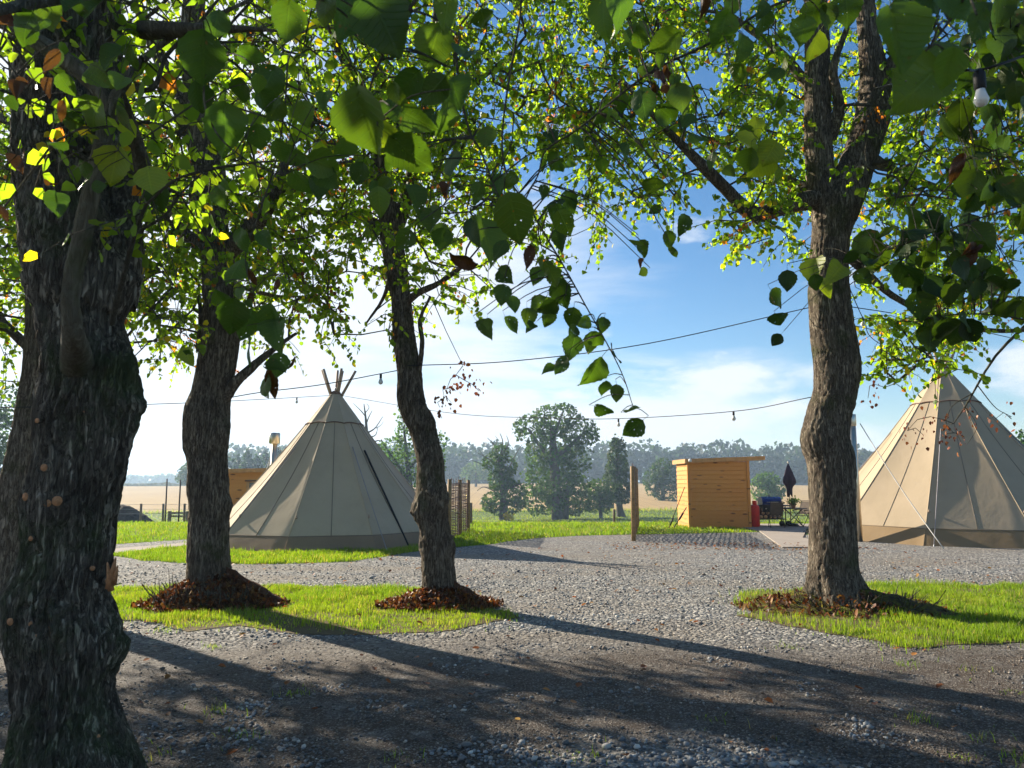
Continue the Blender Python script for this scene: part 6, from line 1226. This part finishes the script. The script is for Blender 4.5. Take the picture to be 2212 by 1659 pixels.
crown(tG, skG, (-12.2, 9.5, 6.2, 3.8, 3.2, 3.6), 300, 206, extra=exG, keep=False, shade=sunlane, per=22, lsize=.085)

# ================================================================== string lights
t = NT('bulb_glass'); M['bulb_glass'] = t.done(t.bsdf((0.80, 0.78, 0.74), 0.15, spec=0.5))
plain('cable', (0.02, 0.018, 0.018), 0.6)
def cable(label, pts, bulbs=(), r=0.0065, bs=0.034):
    P = np.array([tuple(at(x, y, Y)) for x, y, Y in pts]); o = thing('string_lights', tuple(P[0]), label, 'string lights'); S = smooth_path(P, 40); m = MB(); m.tube(S, r, 5); m.build('cable', M['cable'], o)
    for bx in bulbs:
        q = proj(S); i = int(np.argmin(np.abs(q[:, 0] - bx))); p = S[i]; m = MB(); m.lathe([(.013, -.065), (.017, -.06), (.017, -.01), (.008, 0.002)], 10, p); sk = m.build('lamp_holder', M['cable'], o); m = MB(); m.lathe([(.002, -.065 - bs * 2.5), (bs * .7, -.065 - bs * 2.2), (bs, -.065 - bs * 1.5), (bs * .7, -.065 - bs * .6), (.013, -.065)], 12, p); m.build('bulb', M['bulb_glass'], sk)
    return o
cable('festoon cable slung between the crooked trunk and the forked trunk', [(880, 790, 9.6), (1106, 780, 9.6), (1400, 742, 9.7), (1750, 664, 9.85)])
cable('sagging festoon cable with small bulbs running from the grey tipi top', [(735, 854, T1C[1]), (980, 893, 16.5), (1200, 903, 14.5), (1345, 904, 13.2), (1590, 888, 11.2), (1752, 858, 9.9)], (1345, 1590))
cable('thin cable running left from the grey tipi top past the grey trunk', [(722, 854, T1C[1]), (500, 866, 15), (300, 874, 12.5), (0, 880, 9.2), (-200, 876, 8.5)], (640,))
cable('cable with a clear bulb between the grey trunk and the crooked trunk', [(480, 862, YBt), (560, 848, YBt), (700, 830, YBt), (860, 800, YC)], (827,))
cable('cable leading away right from the forked trunk', [(1800, 660, 9.85), (1860, 666, 9.85), (2000, 690, 11), (2240, 742, 13)])
cable('short cable with one bulb from the forked trunk down to the tan tipi', [(1830, 610, 9.85), (1866, 690, 11), (1905, 745, 12.5), (2030, 798, T2C[1])], (1862,))
cable('white festoon bulb hanging among the dark leaves beside the fork', [(2330, 90, 2.2), (2230, 115, 2.15), (2120, 150, 2.1), (2000, 165, 2.6), (1890, 190, 9.5)], (2120,), .004, .022)

# a few larger fallen leaves, each lying on its own
fl = [(1315, 1350), (1325, 1356), (745, 1255), (1700, 1305), (1660, 1515), (1250, 1480), (1500, 1180), (360, 1520), (1770, 1580), (620, 1475), (1430, 1350), (1560, 1470), (1020, 1500), (1890, 1520), (2060, 1570), (1350, 1630), (1640, 1640), (900, 1420), (430, 1560), (580, 1445), (1240, 1290), (1120, 1420), (1490, 1260), (1960, 1400), (1730, 1350), (2030, 1480), (1180, 1490), (820, 1560), (480, 1440), (1390, 1440)]
me0 = None; rf = np.random.default_rng(66); shapes = []
for s in range(4):
    V, F = leaf_card(1, rf, np.array([1.0]), .15); m = MB(); m.add(V[0], F, DEAD[s] * 1.2); ob = m.build('fallen_leaf', M['dead_leaf'], origin=(0, 0, 0)); shapes.append(ob.data); bpy.data.objects.remove(ob)
for i, (x, y) in enumerate(fl):
    p = gp(x, y, .03); ob = bpy.data.objects.new('fallen_leaf', shapes[i % 4]); col.objects.link(ob); s = rf.uniform(.05, .075); ob.location = p; ob.scale = (s, s, s); ob.rotation_euler = (rf.normal(0, .25), rf.normal(0, .25), rf.uniform(0, 6.28)); tag(ob, 'single dry orange-brown leaf fallen on the gravel', 'leaf', 'fallen leaves on the gravel')

# ================================================================== haze
t = NT('haze'); vol = t.n('ShaderNodeVolumePrincipled', {'Color': (0.55, 0.74, 1.0, 1), 'Density': 0.00065, 'Anisotropy': 0.3}); t.t.links.new(vol.outputs[0], t.out.inputs['Volume']); M['haze'] = t.m
m = MB(); m.box(-4200, 4200, -70, 5100, -60, 42); hzb = m.build('haze', M['haze'], smooth=False); tag(hzb, 'thin pale morning haze over the fields', 'haze', kind='stuff')
